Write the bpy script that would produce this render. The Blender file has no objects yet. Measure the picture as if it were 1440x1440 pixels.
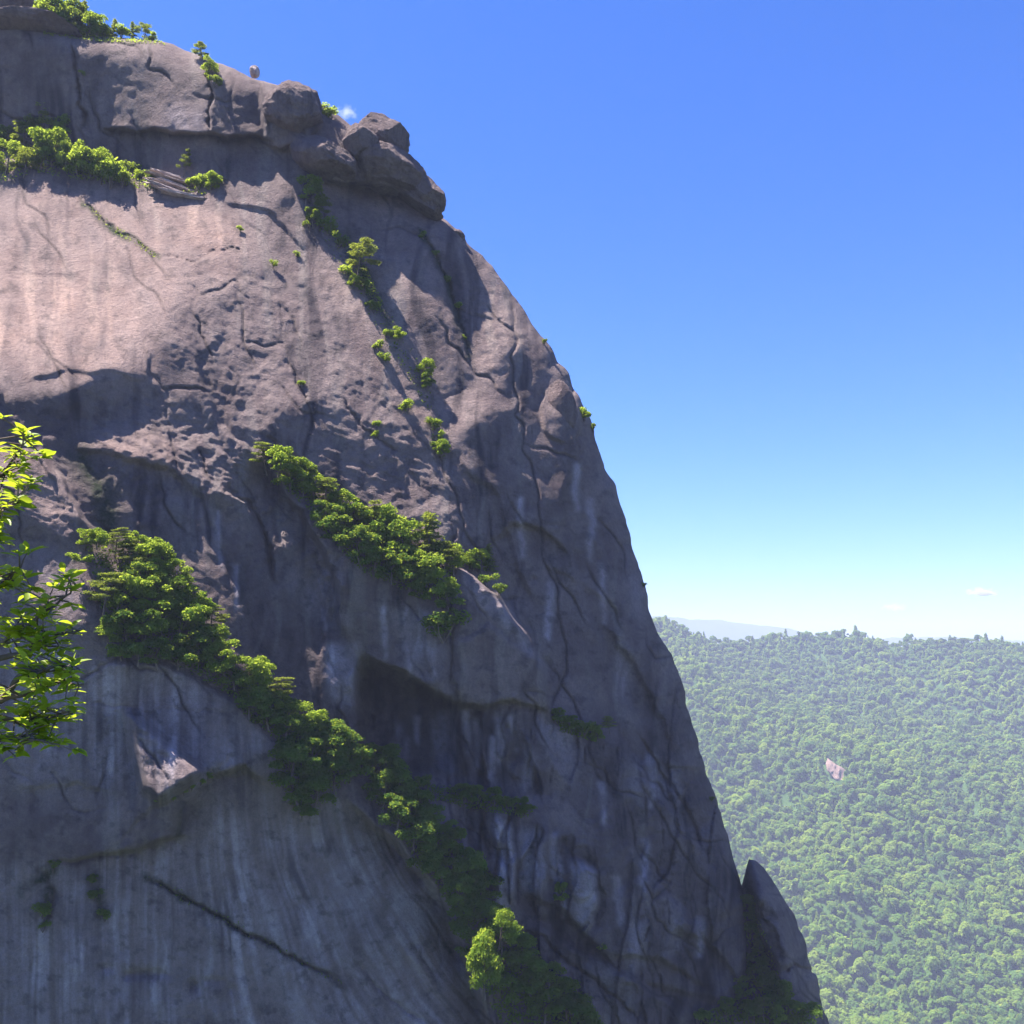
import bpy, math, random
import numpy as np

sc = bpy.context.scene
COL = sc.collection
RND = random.Random(7)

# ------------------------------------------------------------------ camera, sky, sun, exposure
F = 1413.0                      # focal length in pixels of the 1440 px photograph
PITCH = math.radians(7.46)
CP, SP = math.cos(PITCH), math.sin(PITCH)
cam_d = bpy.data.cameras.new('camera')
cam_d.sensor_width = 36.0
cam_d.lens = 36.0 * F / 1440.0
cam_d.clip_start = 0.1
cam_d.clip_end = 60000.0
cam = bpy.data.objects.new('camera', cam_d)
COL.objects.link(cam)
cam.rotation_euler = (math.pi / 2 + PITCH, 0, 0)
sc.camera = cam

SUN = np.array([-0.36, 0.05, 0.87]); SUN /= np.linalg.norm(SUN)   # direction towards the sun
sun_d = bpy.data.lights.new('sun', 'SUN')
sun_d.energy = 5.0
sun_d.angle = math.radians(0.5)
sun_d.color = (1.0, 0.93, 0.84)
sun = bpy.data.objects.new('sun', sun_d)
COL.objects.link(sun)
sun.rotation_euler = (math.acos(SUN[2]), 0, math.atan2(SUN[1], SUN[0]) + math.pi / 2)
sun.location = tuple(SUN * 500)

w = bpy.data.worlds.new('World')
sc.world = w
w.use_nodes = True
nt = w.node_tree
for n in list(nt.nodes):
    nt.nodes.remove(n)
sky = nt.nodes.new('ShaderNodeTexSky')
sky.sky_type = 'NISHITA'
sky.sun_disc = False
sky.sun_elevation = math.asin(SUN[2])
sky.sun_rotation = math.atan2(SUN[0], SUN[1])
sky.altitude = 600
sky.air_density = 1.0
sky.dust_density = 0.6
sky.ozone_density = 3.5
hsv = nt.nodes.new('ShaderNodeHueSaturation')
hsv.inputs['Hue'].default_value = 0.505
hsv.inputs['Saturation'].default_value = 1.22
bg = nt.nodes.new('ShaderNodeBackground')
bg.inputs['Strength'].default_value = 0.074
out = nt.nodes.new('ShaderNodeOutputWorld')
nt.links.new(sky.outputs[0], hsv.inputs['Color'])
gm = nt.nodes.new('ShaderNodeMix'); gm.data_type = 'RGBA'; gm.blend_type = 'MULTIPLY'
gm.inputs[0].default_value = 1.0
gm.inputs[7].default_value = (0.54, 0.655, 0.96, 1)
nt.links.new(hsv.outputs[0], gm.inputs[6])
nt.links.new(gm.outputs[2], bg.inputs['Color'])
nt.links.new(bg.outputs[0], out.inputs['Surface'])

sc.view_settings.view_transform = 'Standard'
sc.view_settings.look = 'None'
sc.view_settings.gamma = 1.0
sc.view_settings.exposure = 1.92
sc.render.engine = 'CYCLES'
sc.cycles.use_denoising = True
try:
    sc.cycles.denoiser = 'OPENIMAGEDENOISE'
except Exception:
    pass
sc.cycles.max_bounces = 6
sc.cycles.diffuse_bounces = 3
sc.cycles.transmission_bounces = 4
sc.cycles.transparent_max_bounces = 8
sc.cycles.volume_bounces = 0

# ------------------------------------------------------------------ small helpers
def tag(o, label=None, cat=None, group=None, kind=None):
    if label: o['label'] = label
    if cat: o['category'] = cat
    if group: o['group'] = group
    if kind: o['kind'] = kind
    return o

def empty(name, loc):
    o = bpy.data.objects.new(name, None)
    o.empty_display_size = 0.5
    COL.objects.link(o)
    o.location = loc
    return o

def np_mesh(name, V, Fq, mat, smooth=False, attrs=None):
    """mesh from numpy: V (n,3), Fq (m,4) or (m,3)"""
    V = np.asarray(V, dtype=np.float32); Fq = np.asarray(Fq, dtype=np.int32)
    k = Fq.shape[1]
    me = bpy.data.meshes.new(name)
    me.vertices.add(len(V)); me.vertices.foreach_set('co', V.ravel())
    me.loops.add(Fq.size); me.loops.foreach_set('vertex_index', Fq.ravel())
    me.polygons.add(len(Fq))
    me.polygons.foreach_set('loop_start', np.arange(0, Fq.size, k, dtype=np.int32))
    me.polygons.foreach_set('loop_total', np.full(len(Fq), k, dtype=np.int32))
    if smooth:
        me.polygons.foreach_set('use_smooth', np.ones(len(Fq), dtype=bool))
    for an, arr in (attrs or {}).items():
        a = me.attributes.new(an, 'FLOAT_COLOR', 'POINT')
        a.data.foreach_set('color', np.asarray(arr, dtype=np.float32).ravel())
    me.update(calc_edges=True)
    me.validate()
    me.materials.append(mat)
    return me

def link(name, me, parent=None, loc=None):
    o = bpy.data.objects.new(name, me)
    COL.objects.link(o)
    if parent is not None: o.parent = parent
    if loc is not None: o.location = loc
    return o

def ray(px, py):
    x = (np.asarray(px, float) - 720.0) / F
    y = (720.0 - np.asarray(py, float)) / F
    return np.stack([x, CP - SP * y, SP + CP * y], -1)

def point(px, py, D):
    return ray(px, py) * np.asarray(D, float)[..., None]

# gradient noise -----------------------------------------------------------------
def _hash(ix, iy, seed):
    h = (ix.astype(np.int64) * 374761393 + iy.astype(np.int64) * 668265263 + seed * 974634777) & 0xFFFFFFFF
    h = ((h ^ (h >> 13)) * 1274126177) & 0xFFFFFFFF
    return (h ^ (h >> 16)) & 0xFFFFFFFF

def noise2(x, y, seed=0):
    x = np.asarray(x, float); y = np.asarray(y, float)
    ix = np.floor(x); iy = np.floor(y); fx = x - ix; fy = y - iy
    u = fx ** 3 * (fx * (fx * 6 - 15) + 10); v = fy ** 3 * (fy * (fy * 6 - 15) + 10)
    def g(a, b):
        th = _hash(ix + a, iy + b, seed) * (2 * math.pi / 4294967296.0)
        return np.cos(th) * (fx - a) + np.sin(th) * (fy - b)
    a = g(0, 0) * (1 - u) + g(1, 0) * u
    b = g(0, 1) * (1 - u) + g(1, 1) * u
    return (a * (1 - v) + b * v) * 1.5

def fbm(x, y, octv=5, seed=0, gain=0.5):
    s = 0; a = 1.0
    for i in range(octv):
        s = s + a * noise2(x * 2 ** i, y * 2 ** i, seed + i * 17); a *= gain
    return s

def ridged(x, y, octv=4, seed=0, gain=0.5):
    s = 0; a = 1.0
    for i in range(octv):
        s = s + a * (1 - np.abs(noise2(x * 2 ** i, y * 2 ** i, seed + i * 13)) * 2); a *= gain
    return s

# ------------------------------------------------------------------ materials
class NT:
    def __init__(self, name):
        self.m = bpy.data.materials.new(name); self.m.use_nodes = True
        self.t = self.m.node_tree
        for n in list(self.t.nodes): self.t.nodes.remove(n)
        self.out = self.n('ShaderNodeOutputMaterial')
    def n(self, typ, **kw):
        nd = self.t.nodes.new(typ)
        for k, v in kw.items(): setattr(nd, k, v)
        return nd
    def l(self, a, b): self.t.links.new(a, b)
    def val(self, sock, v):
        if hasattr(v, 'is_linked') or hasattr(v, 'links'): self.l(v, sock)
        else: sock.default_value = v
    def math(self, op, a, b=0.0, clamp=False):
        nd = self.n('ShaderNodeMath', operation=op, use_clamp=clamp)
        self.val(nd.inputs[0], a); self.val(nd.inputs[1], b)
        return nd.outputs[0]
    def mix(self, fac, a, b, blend='MIX'):
        nd = self.n('ShaderNodeMix', data_type='RGBA', blend_type=blend)
        self.val(nd.inputs[0], fac)
        for s, v in ((nd.inputs[6], a), (nd.inputs[7], b)):
            if isinstance(v, tuple): s.default_value = (*v, 1) if len(v) == 3 else v
            else: self.l(v, s)
        return nd.outputs[2]
    def pos(self, scale=(1, 1, 1), coord='Object'):
        tc = self.n('ShaderNodeTexCoord')
        mp = self.n('ShaderNodeMapping')
        mp.inputs['Scale'].default_value = scale
        self.l(tc.outputs[coord], mp.inputs[0])
        return mp.outputs[0]
    def noise(self, vec, scale, detail=6, rough=0.6, lo=0.3, hi=0.7, dist=0.0):
        nd = self.n('ShaderNodeTexNoise')
        nd.inputs['Scale'].default_value = scale; nd.inputs['Detail'].default_value = detail
        nd.inputs['Roughness'].default_value = rough; nd.inputs['Distortion'].default_value = dist
        self.l(vec, nd.inputs['Vector'])
        mr = self.n('ShaderNodeMapRange', clamp=True)
        mr.inputs[1].default_value = lo; mr.inputs[2].default_value = hi
        self.l(nd.outputs[0], mr.inputs[0])
        return mr.outputs[0]
    def bump(self, h, strength, dist, normal=None):
        b = self.n('ShaderNodeBump')
        b.inputs['Strength'].default_value = strength; b.inputs['Distance'].default_value = dist
        self.l(h, b.inputs['Height'])
        if normal is not None: self.l(normal, b.inputs['Normal'])
        return b.outputs[0]
    def principled(self, color, rough=0.9, normal=None):
        p = self.n('ShaderNodeBsdfPrincipled')
        if isinstance(color, tuple): p.inputs['Base Color'].default_value = (*color, 1)
        else: self.l(color, p.inputs['Base Color'])
        p.inputs['Roughness'].default_value = rough
        p.inputs['Specular IOR Level'].default_value = 0.08
        if normal is not None: self.l(normal, p.inputs['Normal'])
        return p.outputs[0]
    def done(self, shader):
        self.l(shader, self.out.inputs['Surface']); return self.m

def rock_material(name, masks=True):
    t = NT(name)
    P = t.pos()
    big = t.noise(P, 0.045, 5, 0.6, 0.36, 0.64)
    mid = t.noise(P, 0.28, 8, 0.65, 0.35, 0.65)
    fine = t.noise(P, 2.2, 8, 0.75, 0.3, 0.7)
    col = t.mix(big, (0.132, 0.094, 0.098), (0.235, 0.172, 0.166))
    col = t.mix(t.math('MULTIPLY', mid, 0.6), col, (0.29, 0.225, 0.21))
    # vertical run-off streaks
    S = t.pos((0.55, 0.55, 0.028))
    st = t.noise(S, 1.0, 7, 0.62, 0.47, 0.66, 0.3)
    S2 = t.pos((1.7, 1.7, 0.06))
    st2 = t.noise(S2, 1.0, 6, 0.6, 0.50, 0.70, 0.2)
    if masks:
        at = t.n('ShaderNodeAttribute', attribute_name='masks')
        sep = t.n('ShaderNodeSeparateColor'); t.l(at.outputs['Color'], sep.inputs[0])
        pink, dark, pale = sep.outputs[0], sep.outputs[1], sep.outputs[2]
        veg = at.outputs['Alpha']
        a2 = t.n('ShaderNodeAttribute', attribute_name='streaks')
        s2 = t.n('ShaderNodeSeparateColor'); t.l(a2.outputs['Color'], s2.inputs[0])
        dst, pst, blo = s2.outputs[0], s2.outputs[1], s2.outputs[2]
        lic = a2.outputs['Alpha']
        col = t.mix(blo, col, t.mix(0.5, col, (0.37, 0.285, 0.265)))
        col = t.mix(t.math('MULTIPLY', pink, t.math('ADD', 0.35, t.math('MULTIPLY', pst, 0.8)), True), col, (0.70, 0.45, 0.35))
        col = t.mix(t.math('MULTIPLY', t.math('MULTIPLY', pink, 0.4), mid), col, (0.50, 0.37, 0.335))
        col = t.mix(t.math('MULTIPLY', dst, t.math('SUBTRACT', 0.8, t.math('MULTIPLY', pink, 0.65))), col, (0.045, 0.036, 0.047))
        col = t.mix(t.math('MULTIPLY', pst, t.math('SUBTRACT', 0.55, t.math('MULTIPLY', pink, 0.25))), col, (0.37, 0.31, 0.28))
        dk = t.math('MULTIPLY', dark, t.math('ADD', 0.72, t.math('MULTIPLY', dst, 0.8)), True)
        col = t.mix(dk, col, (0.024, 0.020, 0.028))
        pl = t.math('MULTIPLY', pale, t.math('ADD', 0.82, t.math('MULTIPLY', pst, 0.9)), True)
        col = t.mix(pl, col, (0.60, 0.51, 0.55))
        col = t.mix(t.math('MULTIPLY', lic, t.math('ADD', 0.3, t.math('MULTIPLY', fine, 0.6)), True), col, (0.040, 0.036, 0.040))
        col = t.mix(t.math('MULTIPLY', veg, t.math('ADD', 0.5, fine), True), col, (0.030, 0.045, 0.018))
    else:
        col = t.mix(t.math('ADD', 0.06, t.math('MULTIPLY', st, 0.5)), col, (0.052, 0.040, 0.046))
    gr = t.noise(P, 1.3, 7, 0.8, 0.42, 0.62)
    col = t.mix(t.math('MULTIPLY', gr, 0.34), col, t.mix(0.75, col, (0.03, 0.024, 0.026)))
    spk = t.noise(P, 6.0, 4, 0.8, 0.35, 0.65)
    col = t.mix(t.math('MULTIPLY', spk, 0.5), col, t.mix(0.6, col, (0.05, 0.045, 0.05)))
    h = t.math('ADD', t.math('MULTIPLY', mid, 0.5), t.math('MULTIPLY', fine, 0.5))
    nb = t.bump(h, 0.9, 0.8)
    return t.done(t.principled(col, 0.92, nb))

ROCK = rock_material('granite')
BOULDER = rock_material('boulder_granite', masks=False)

# ------------------------------------------------------------------ THE CLIFF: relief solved from facet orientations
G = 2.0
X0, X1, Y0, Y1 = -300, 1260, -200, 1700
gx = np.arange(X0, X1 + 1, G); gy = np.arange(Y0, Y1 + 1, G)
PX, PY = np.meshgrid(gx, gy)
H, W = PX.shape

JX = 5 * fbm(PX / 34, PY / 34, 4, 611, 0.6); JY = 5 * fbm(PX / 34, PY / 34, 4, 655, 0.6)
def seg_dist(poly, box_pad=None, closed=False, jag=1.0):
    """distance to polyline, sign by side (left of travel is negative), param 0..1"""
    P = np.asarray(poly, float)
    if closed: P = np.vstack([P, P[:1]])
    best = np.full(PX.shape, 1e9); sgn = np.zeros(PX.shape); par = np.zeros(PX.shape)
    L = np.r_[0, np.cumsum(np.hypot(*np.diff(P, axis=0).T))]
    if box_pad is None: sl = (slice(None), slice(None))
    else:
        i0 = max(0, int((P[:, 1].min() - box_pad - Y0) / G)); i1 = min(H, int((P[:, 1].max() + box_pad - Y0) / G) + 2)
        j0 = max(0, int((P[:, 0].min() - box_pad - X0) / G)); j1 = min(W, int((P[:, 0].max() + box_pad - X0) / G) + 2)
        sl = (slice(i0, i1), slice(j0, j1))
    x = PX[sl] + jag * JX[sl]; y = PY[sl] + jag * JY[sl]; b = best[sl]; s = sgn[sl]; p = par[sl]
    nx_ = np.zeros_like(x); ny_ = np.zeros_like(x)
    for k in range(len(P) - 1):
        a = P[k]; d = P[k + 1] - a; l2 = d @ d
        if l2 < 1e-9: continue
        t = np.clip(((x - a[0]) * d[0] + (y - a[1]) * d[1]) / l2, 0, 1)
        dx = x - a[0] - t * d[0]; dy = y - a[1] - t * d[1]
        dist = np.hypot(dx, dy)
        m = dist < b
        b[m] = dist[m]
        cr = d[0] * (y - a[1]) - d[1] * (x - a[0])
        s[m] = np.sign(cr)[m]
        p[m] = ((L[k] + t * math.sqrt(l2)) / L[-1])[m]
        nx_[m] = -d[1] / math.sqrt(l2); ny_[m] = d[0] / math.sqrt(l2)
    return sl, b, s, p, nx_, ny_

def inside(poly):
    P = np.asarray(poly, float); n = len(P)
    res = np.zeros(PX.shape, bool)
    i0 = max(0, int((P[:, 1].min() - Y0) / G) - 1); i1 = min(H, int((P[:, 1].max() - Y0) / G) + 2)
    j0 = max(0, int((P[:, 0].min() - X0) / G) - 1); j1 = min(W, int((P[:, 0].max() - X0) / G) + 2)
    x = PX[i0:i1, j0:j1]; y = PY[i0:i1, j0:j1]; r = np.zeros(x.shape, bool)
    for k in range(n):
        x1, y1 = P[k]; x2, y2 = P[(k + 1) % n]
        if y1 == y2: continue
        c = ((y1 > y) != (y2 > y)) & (x < (x2 - x1) * (y - y1) / (y2 - y1) + x1)
        r ^= c
    res[i0:i1, j0:j1] = r
    return res

def blur(a, r):
    r = int(round(r / G))
    if r < 1: return a
    for ax in (0, 1):
        for _ in range(2):
            c = np.cumsum(np.pad(a, [(r + 1, r) if i == ax else (0, 0) for i in (0, 1)], mode='edge'), axis=ax)
            n = a.shape[ax]
            hi = np.take(c, np.arange(2 * r + 1, 2 * r + 1 + n), axis=ax)
            lo = np.take(c, np.arange(0, n), axis=ax)
            a = (hi - lo) / (2 * r + 1)
    return a

# wobble polygon outlines so that no edge is straight
WX = fbm(PX / 90, PY / 90, 4, 901) * 6; WY = fbm(PX / 90, PY / 90, 4, 955) * 6
def warp_sample(m):
    i = np.clip(((PY + WY - Y0) / G).round().astype(int), 0, H - 1)
    j = np.clip(((PX + WX - X0) / G).round().astype(int), 0, W - 1)
    return m[i, j]

def pmask(poly, soft=5, wob=True):
    m = inside(poly).astype(float)
    if wob: m = warp_sample(m)
    return blur(m, soft)

AZ = np.full(PX.shape, 24.0) + np.clip((PX - 500) / 500, -0.6, 1) * 16
TL = np.full(PX.shape, 5.0)
ROUGH = np.full(PX.shape, 0.5)      # small broken relief
HBAND = np.zeros(PX.shape)          # scaly, along the strike
FLUTE = np.full(PX.shape, 0.12)     # vertical flutes
BLOCK = np.zeros(PX.shape)          # fractured columns

def region(poly, az=None, t=None, soft=6, rough=None, hband=None, flute=None, block=None, wob=True):
    m = pmask(poly, soft, wob)
    if t is not None and 8 <= t <= 24: t = (t - 8) * 0.6 + 1
    elif t is not None and t > 100: t = t - 100
    for A, v in ((AZ, az), (TL, t), (ROUGH, rough), (HBAND, hband), (FLUTE, flute), (BLOCK, block)):
        if v is not None:
            A *= (1 - m); A += m * v
    return m

# --- the summit: upper rim, headwall, walls under it
region([(-300, -200), (400, -200), (700, 330), (640, 330), (600, 275), (470, 178), (300, 96), (180, 62), (60, 48), (-300, 30)], 10, 40, 6)
region([(-300, 48), (60, 52), (110, 60), (200, 62), (290, 95), (365, 120), (380, 200), (330, 192), (290, 188), (230, 186), (140, 180), (60, 250), (-300, 260)], 20, 4, 5, 0.6, flute=0.5)
region([(118, 62), (180, 60), (250, 75), (285, 100), (240, 110), (180, 105), (130, 110)], 34, 105, 8, 0.5)
region([(100, 60), (118, 60), (128, 180), (112, 190)], 55, 2, 4)
region([(135, 184), (230, 190), (300, 196), (390, 200), (430, 250), (430, 300), (330, 285), (230, 245), (160, 225)], 14, 2, 5, 0.35)
region([(290, 100), (310, 100), (310, 190), (292, 190)], 60, 0, 4)
region([(305, 105), (362, 120), (372, 200), (345, 195), (320, 150)], 40, 16, 4, 0.8)
region([(364, 118), (400, 122), (455, 150), (462, 172), (430, 195), (395, 205), (372, 195)], 10, 8, 6)
region([(368, 112), (400, 118), (470, 155), (455, 160), (400, 135), (370, 128)], 10, 34, 4)
region([(358, 213), (380, 215), (403, 240), (405, 270), (385, 285), (378, 250)], -10, 34, 3, 0.4)
region([(404, 204), (440, 196), (520, 190), (560, 215), (600, 262), (560, 262), (480, 250), (440, 235)], 20, 2, 6)
region([(430, 245), (520, 250), (600, 265), (625, 310), (560, 275), (500, 262), (450, 262)], 20, -22, 5)
# --- tree ledge below the headwall
region([(-300, 215), (0, 205), (80, 215), (170, 232), (215, 245), (300, 275), (300, 288), (210, 268), (60, 240), (0, 255), (-300, 270)], 10, 52, 6, 0.6)
# --- the great pink slab
region([(-300, 262), (0, 262), (45, 241), (110, 250), (200, 264), (300, 284), (345, 335), (395, 400), (440, 445), (455, 520), (420, 560), (330, 590), (240, 560), (170, 545), (120, 545), (60, 562), (0, 566), (-300, 570)], -12, 37, 7, 0.30, 0.12, 0.2)
region([(-300, 370), (0, 366), (120, 382), (230, 390), (225, 520), (150, 528), (60, 520), (-300, 540)], -22, 38, 10, 0.22, 0.1, 0.3)
region([(235, 395), (330, 360), (430, 420), (480, 470), (560, 570), (600, 660), (640, 745), (560, 720), (470, 680), (440, 640), (350, 620), (285, 560), (240, 480)], 2, 35, 8, 0.9, 0.45)
# --- diagonal grooves on the right of the slab
region([(300, 278), (316, 280), (390, 360), (440, 430), (425, 425), (380, 385), (340, 340)], 62, 0, 3, 0.4)
region([(318, 276), (345, 292), (420, 365), (440, 415), (395, 370)], -4, 34, 3, 0.6)
region([(350, 290), (395, 285), (440, 340), (500, 420), (560, 500), (600, 570), (615, 640), (570, 570), (520, 500), (450, 410), (420, 370)], 40, 4, 4, 0.6)
region([(425, 345), (470, 370), (560, 480), (610, 575), (600, 590), (545, 510), (470, 430)], 2, 32, 5, 0.5)
region([(432, 262), (470, 300), (510, 345), (550, 390), (600, 480), (628, 560), (605, 545), (560, 470), (500, 400), (450, 330)], 62, -4, 4, 0.6)
# --- the lit dome flank on the right
region([(492, 268), (525, 262), (575, 272), (640, 325), (700, 390), (745, 450), (775, 530), (745, 560), (690, 580), (655, 520), (628, 470), (560, 400), (520, 350), (500, 310)], 8, 38, 6, 0.55, 0.25)
region([(590, 330), (610, 350), (640, 430), (665, 500), (650, 495), (620, 430)], 62, 2, 3)
region([(625, 570), (660, 545), (690, 575), (660, 600), (640, 620), (628, 620)], -5, 36, 4, 0.3)
region([(640, 350), (720, 420), (790, 520), (830, 600), (860, 690), (790, 690), (720, 620), (690, 590), (745, 560), (770, 520), (730, 450)], 40, 19, 8, 0.6)
region([(764, 540), (785, 530), (815, 570), (800, 585), (766, 585)], 0, 34, 3, 0.3, wob=False)
region([(764, 585), (805, 588), (812, 620), (790, 628), (772, 612)], 30, 4, 3, 0.3, wob=False)
region([(690, 500), (740, 490), (750, 560), (700, 565)], 36, 8, 6, 0.6)
# --- middle wall, rough patch under the ribs
region([(500, 640), (560, 640), (640, 650), (655, 745), (610, 790), (540, 740), (505, 700)], 0, 34, 8, 1.0, 0.5)
region([(370, 590), (440, 560), (520, 600), (560, 650), (540, 720), (480, 700), (400, 640)], 12, 116, 8, 0.7)
region([(165, 545), (240, 558), (330, 596), (365, 640), (330, 652), (240, 655), (165, 605)], -2, 33, 6, 0.9, 0.3)
region([(640, 600), (780, 620), (870, 700), (905, 830), (930, 900), (880, 990), (790, 1000), (730, 860), (690, 780), (650, 740)], 34, 11, 10, 0.35)
# --- scoop on the left and the ribs under it
region([(-300, 560), (30, 566), (90, 556), (150, 530), (165, 560), (150, 592), (105, 600), (110, 625), (200, 655), (250, 690), (290, 730), (290, 790), (200, 780), (140, 750), (110, 690), (60, 625), (0, 590), (-300, 600)], 50, 121, 10, 1.0, 0.3)
region([(135, 530), (180, 535), (160, 590), (130, 590)], 55, 3, 3)
region([(-300, 600), (0, 622), (40, 640), (75, 680), (130, 745), (118, 765), (90, 760), (50, 735), (0, 700), (-300, 690)], -10, 42, 4, 1.0, 0.7)
region([(100, 604), (150, 590), (230, 602), (330, 612), (370, 650), (430, 700), (475, 765), (488, 800), (470, 860), (445, 800), (385, 765), (350, 700), (290, 700), (235, 655), (170, 640), (118, 628)], -4, 42, 4, 1.2, 1.0)
region([(205, 700), (290, 705), (330, 745), (380, 770), (440, 800), (470, 865), (500, 920), (640, 985), (600, 965), (510, 925), (505, 1070), (430, 1010), (330, 890), (250, 800)], 46, 16, 6, 0.5, 0.1, 0.3)
region([(310, 690), (330, 685), (378, 765), (372, 775)], 60, -15, 3)
region([(0, 690), (50, 735), (110, 780), (130, 830), (120, 880), (60, 880), (0, 860)], 10, 20, 5, 0.5)
region([(20, 760), (60, 755), (110, 790), (140, 870), (110, 885), (70, 860), (30, 830)], -10, 35, 4, 0.6)
# --- ledge with the upper tree band, wall below it
region([(362, 640), (385, 635), (480, 720), (560, 780), (640, 800), (640, 830), (560, 820), (490, 790), (430, 710)], 20, 50, 5, 0.5)
region([(470, 790), (640, 840), (640, 985), (610, 970), (510, 915), (480, 900)], 18, 7, 5, 0.3, flute=0.8)
region([(628, 785), (655, 790), (700, 835), (735, 875), (765, 940), (752, 938), (715, 885), (690, 868), (660, 862), (645, 830)], -6, 40, 2.5, 0.5, wob=False)
region([(640, 835), (695, 870), (750, 930), (770, 990), (640, 995), (625, 900)], 24, 11, 5, 0.25)
region([(672, 795), (700, 800), (740, 870), (785, 985), (768, 985), (745, 915), (715, 860)], 66, 0, 3)
# --- undercut black bay and fractured wall
region([(505, 920), (600, 965), (640, 990), (770, 1000), (775, 1030), (600, 1060), (620, 1110), (560, 1090), (500, 1060)], 12, -10, 5, 0.8, 0, 0.6, 0.6)
region([(560, 1000), (770, 1000), (790, 1120), (640, 1110), (570, 1080)], 18, 6, 5, 0.6, 0, 0.4, 0.8)
region([(600, 1095), (780, 1100), (860, 1170), (850, 1190), (740, 1150), (620, 1130)], 20, 44, 5, 0.8)
region([(640, 1130), (740, 1150), (850, 1200), (860, 1320), (740, 1280), (690, 1250)], 20, 8, 5, 0.5, 0, 0.3, 1.0)
region([(760, 1000), (1000, 1090), (1060, 1230), (1120, 1460), (1180, 1700), (820, 1700), (700, 1400), (730, 1290), (860, 1330), (850, 1190), (800, 1110)], 32, 13, 10, 0.9, 0.1, 0.2, 0.55)
region([(770, 985), (800, 1000), (860, 1030), (880, 1045), (840, 1040), (790, 1030)], 24, 46, 5, 0.5)
# --- lower left slabs
region([(-300, 870), (60, 900), (150, 930), (230, 940), (330, 990), (400, 1060), (395, 1090), (330, 1085), (250, 1120), (200, 1150), (90, 1205), (-300, 1230)], 28, 112, 6, 0.2, 0, 0.5)
region([(178, 1000), (192, 1008), (285, 1085), (262, 1105), (222, 1128), (200, 1105), (186, 1050)], -20, 40, 4, 0.9, 0.4, wob=False)
region([(95, 740), (180, 745), (270, 830), (330, 900), (420, 980), (520, 1060), (470, 1120), (405, 1090), (390, 1030), (330, 975), (240, 930), (150, 920), (125, 850)], 24, 48, 7, 0.5)
region([(-300, 1215), (90, 1210), (250, 1180), (300, 1100), (350, 1085), (400, 1110), (480, 1125), (560, 1190), (620, 1265), (650, 1345), (680, 1440), (760, 1700), (-300, 1700)], 16, 19, 6, 0.25, 0, 0.35)
region([(480, 1120), (520, 1130), (600, 1220), (640, 1300), (675, 1420), (760, 1700), (720, 1700), (640, 1450), (615, 1340), (570, 1240)], 58, 16, 8, 0.16)
region([(230, 1125), (300, 1090), (265, 1130), (255, 1185), (200, 1195), (180, 1180)], 26, -8, 4, 0.3)
region([(238, 1118), (270, 1108), (262, 1135), (235, 1140)], -14, 38, 3, 0.3, wob=False)
# --- spur
region([(1051, 1214), (1072, 1218), (1118, 1290), (1142, 1365), (1166, 1440), (1245, 1720), (1180, 1720), (1120, 1400), (1085, 1280), (1060, 1235)], 62, 10, 3, 0.5, wob=False)
region([(1051, 1216), (1062, 1236), (1086, 1282), (1120, 1400), (1130, 1480), (1100, 1480), (1092, 1400), (1074, 1320), (1058, 1262)], -6, 108, 3, 0.8, 0, 0, 0.3, wob=False)
region([(1030, 1225), (1050, 1235), (1064, 1290), (1090, 1370), (1096, 1440), (1050, 1440), (1046, 1330)], 20, 30, 5, 0.6)
# --- gully behind the big slab
region([(505, 1060), (600, 1100), (640, 1180), (690, 1270), (740, 1330), (830, 1440), (940, 1700), (780, 1700), (690, 1440), (650, 1330), (610, 1240), (540, 1150)], 10, 44, 6, 0.6)

AZ = AZ + 9 * fbm(PX / 150, PY / 210, 3, 11) + 4 * fbm(PX / 40, PY / 60, 2, 12)
TL = TL + 4.0 * fbm(PX / 130, PY / 110, 3, 21) + 3.0 * fbm(PX / 38, PY / 30, 2, 22)

# --- orientation -> gradient of log depth
ca = np.radians(AZ); ct = np.radians(TL)
nX = np.sin(ca) * np.cos(ct); nY = -np.cos(ca) * np.cos(ct); nZ = np.sin(ct)
nyc = nY * CP + nZ * SP; nzc = -nY * SP + nZ * CP          # into camera axes
rx = (PX - 720) / F; ry = (720 - PY) / F
den = np.minimum(nX * rx + nyc + nzc * ry, -0.22)
gxL = -nX / den / F
gyL = nzc / den / F                                          # per pixel downwards

# --- depth steps: (polyline, metres; > 0: the side on the right of travel stands nearer), half width px
def step(poly, h, wd=5, D=165.0):
    global gxL, gyL
    wd = wd * 0.75
    sl, b, s, p, nx_, ny_ = seg_dist(poly, wd * 2 + 14)
    win = np.clip(np.minimum(p, 1 - p) / 0.12, 0, 1) * (b < 1e8)
    k = np.exp(-(b / wd) ** 2) / (wd * 1.772) * win * (-h / D)
    gxL[sl] += k * nx_; gyL[sl] += k * ny_

step([(140, 181), (230, 186), (290, 191), (390, 197)], -3.0, 3)
step([(292, 95), (296, 140), (292, 192)], -1.5, 3)
step([(365, 110), (368, 150), (372, 200), (395, 207), (430, 198), (465, 170)], -2.2, 3)
step([(404, 207), (440, 238), (480, 252)], -3.0, 4)
step([(450, 258), (520, 262), (580, 275), (628, 312)], -5.0, 4)
step([(310, 282), (390, 300), (430, 360)], -1.0, 3)
step([(10, 380), (60, 383), (105, 386)], -0.5, 2.5)
step([(115, 285), (165, 325), (222, 362)], 0.7, 2.5)
step([(222, 362), (270, 368), (300, 352), (335, 350), (350, 362)], 0.8, 2.5)
step([(535, 310), (530, 340), (515, 355), (555, 368), (550, 390)], 0.7, 2.5)
step([(590, 325), (612, 360), (640, 430), (662, 500), (672, 530)], 1.5, 3)
step([(765, 540), (762, 580), (775, 615), (800, 628)], -1.4, 3)
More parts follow.
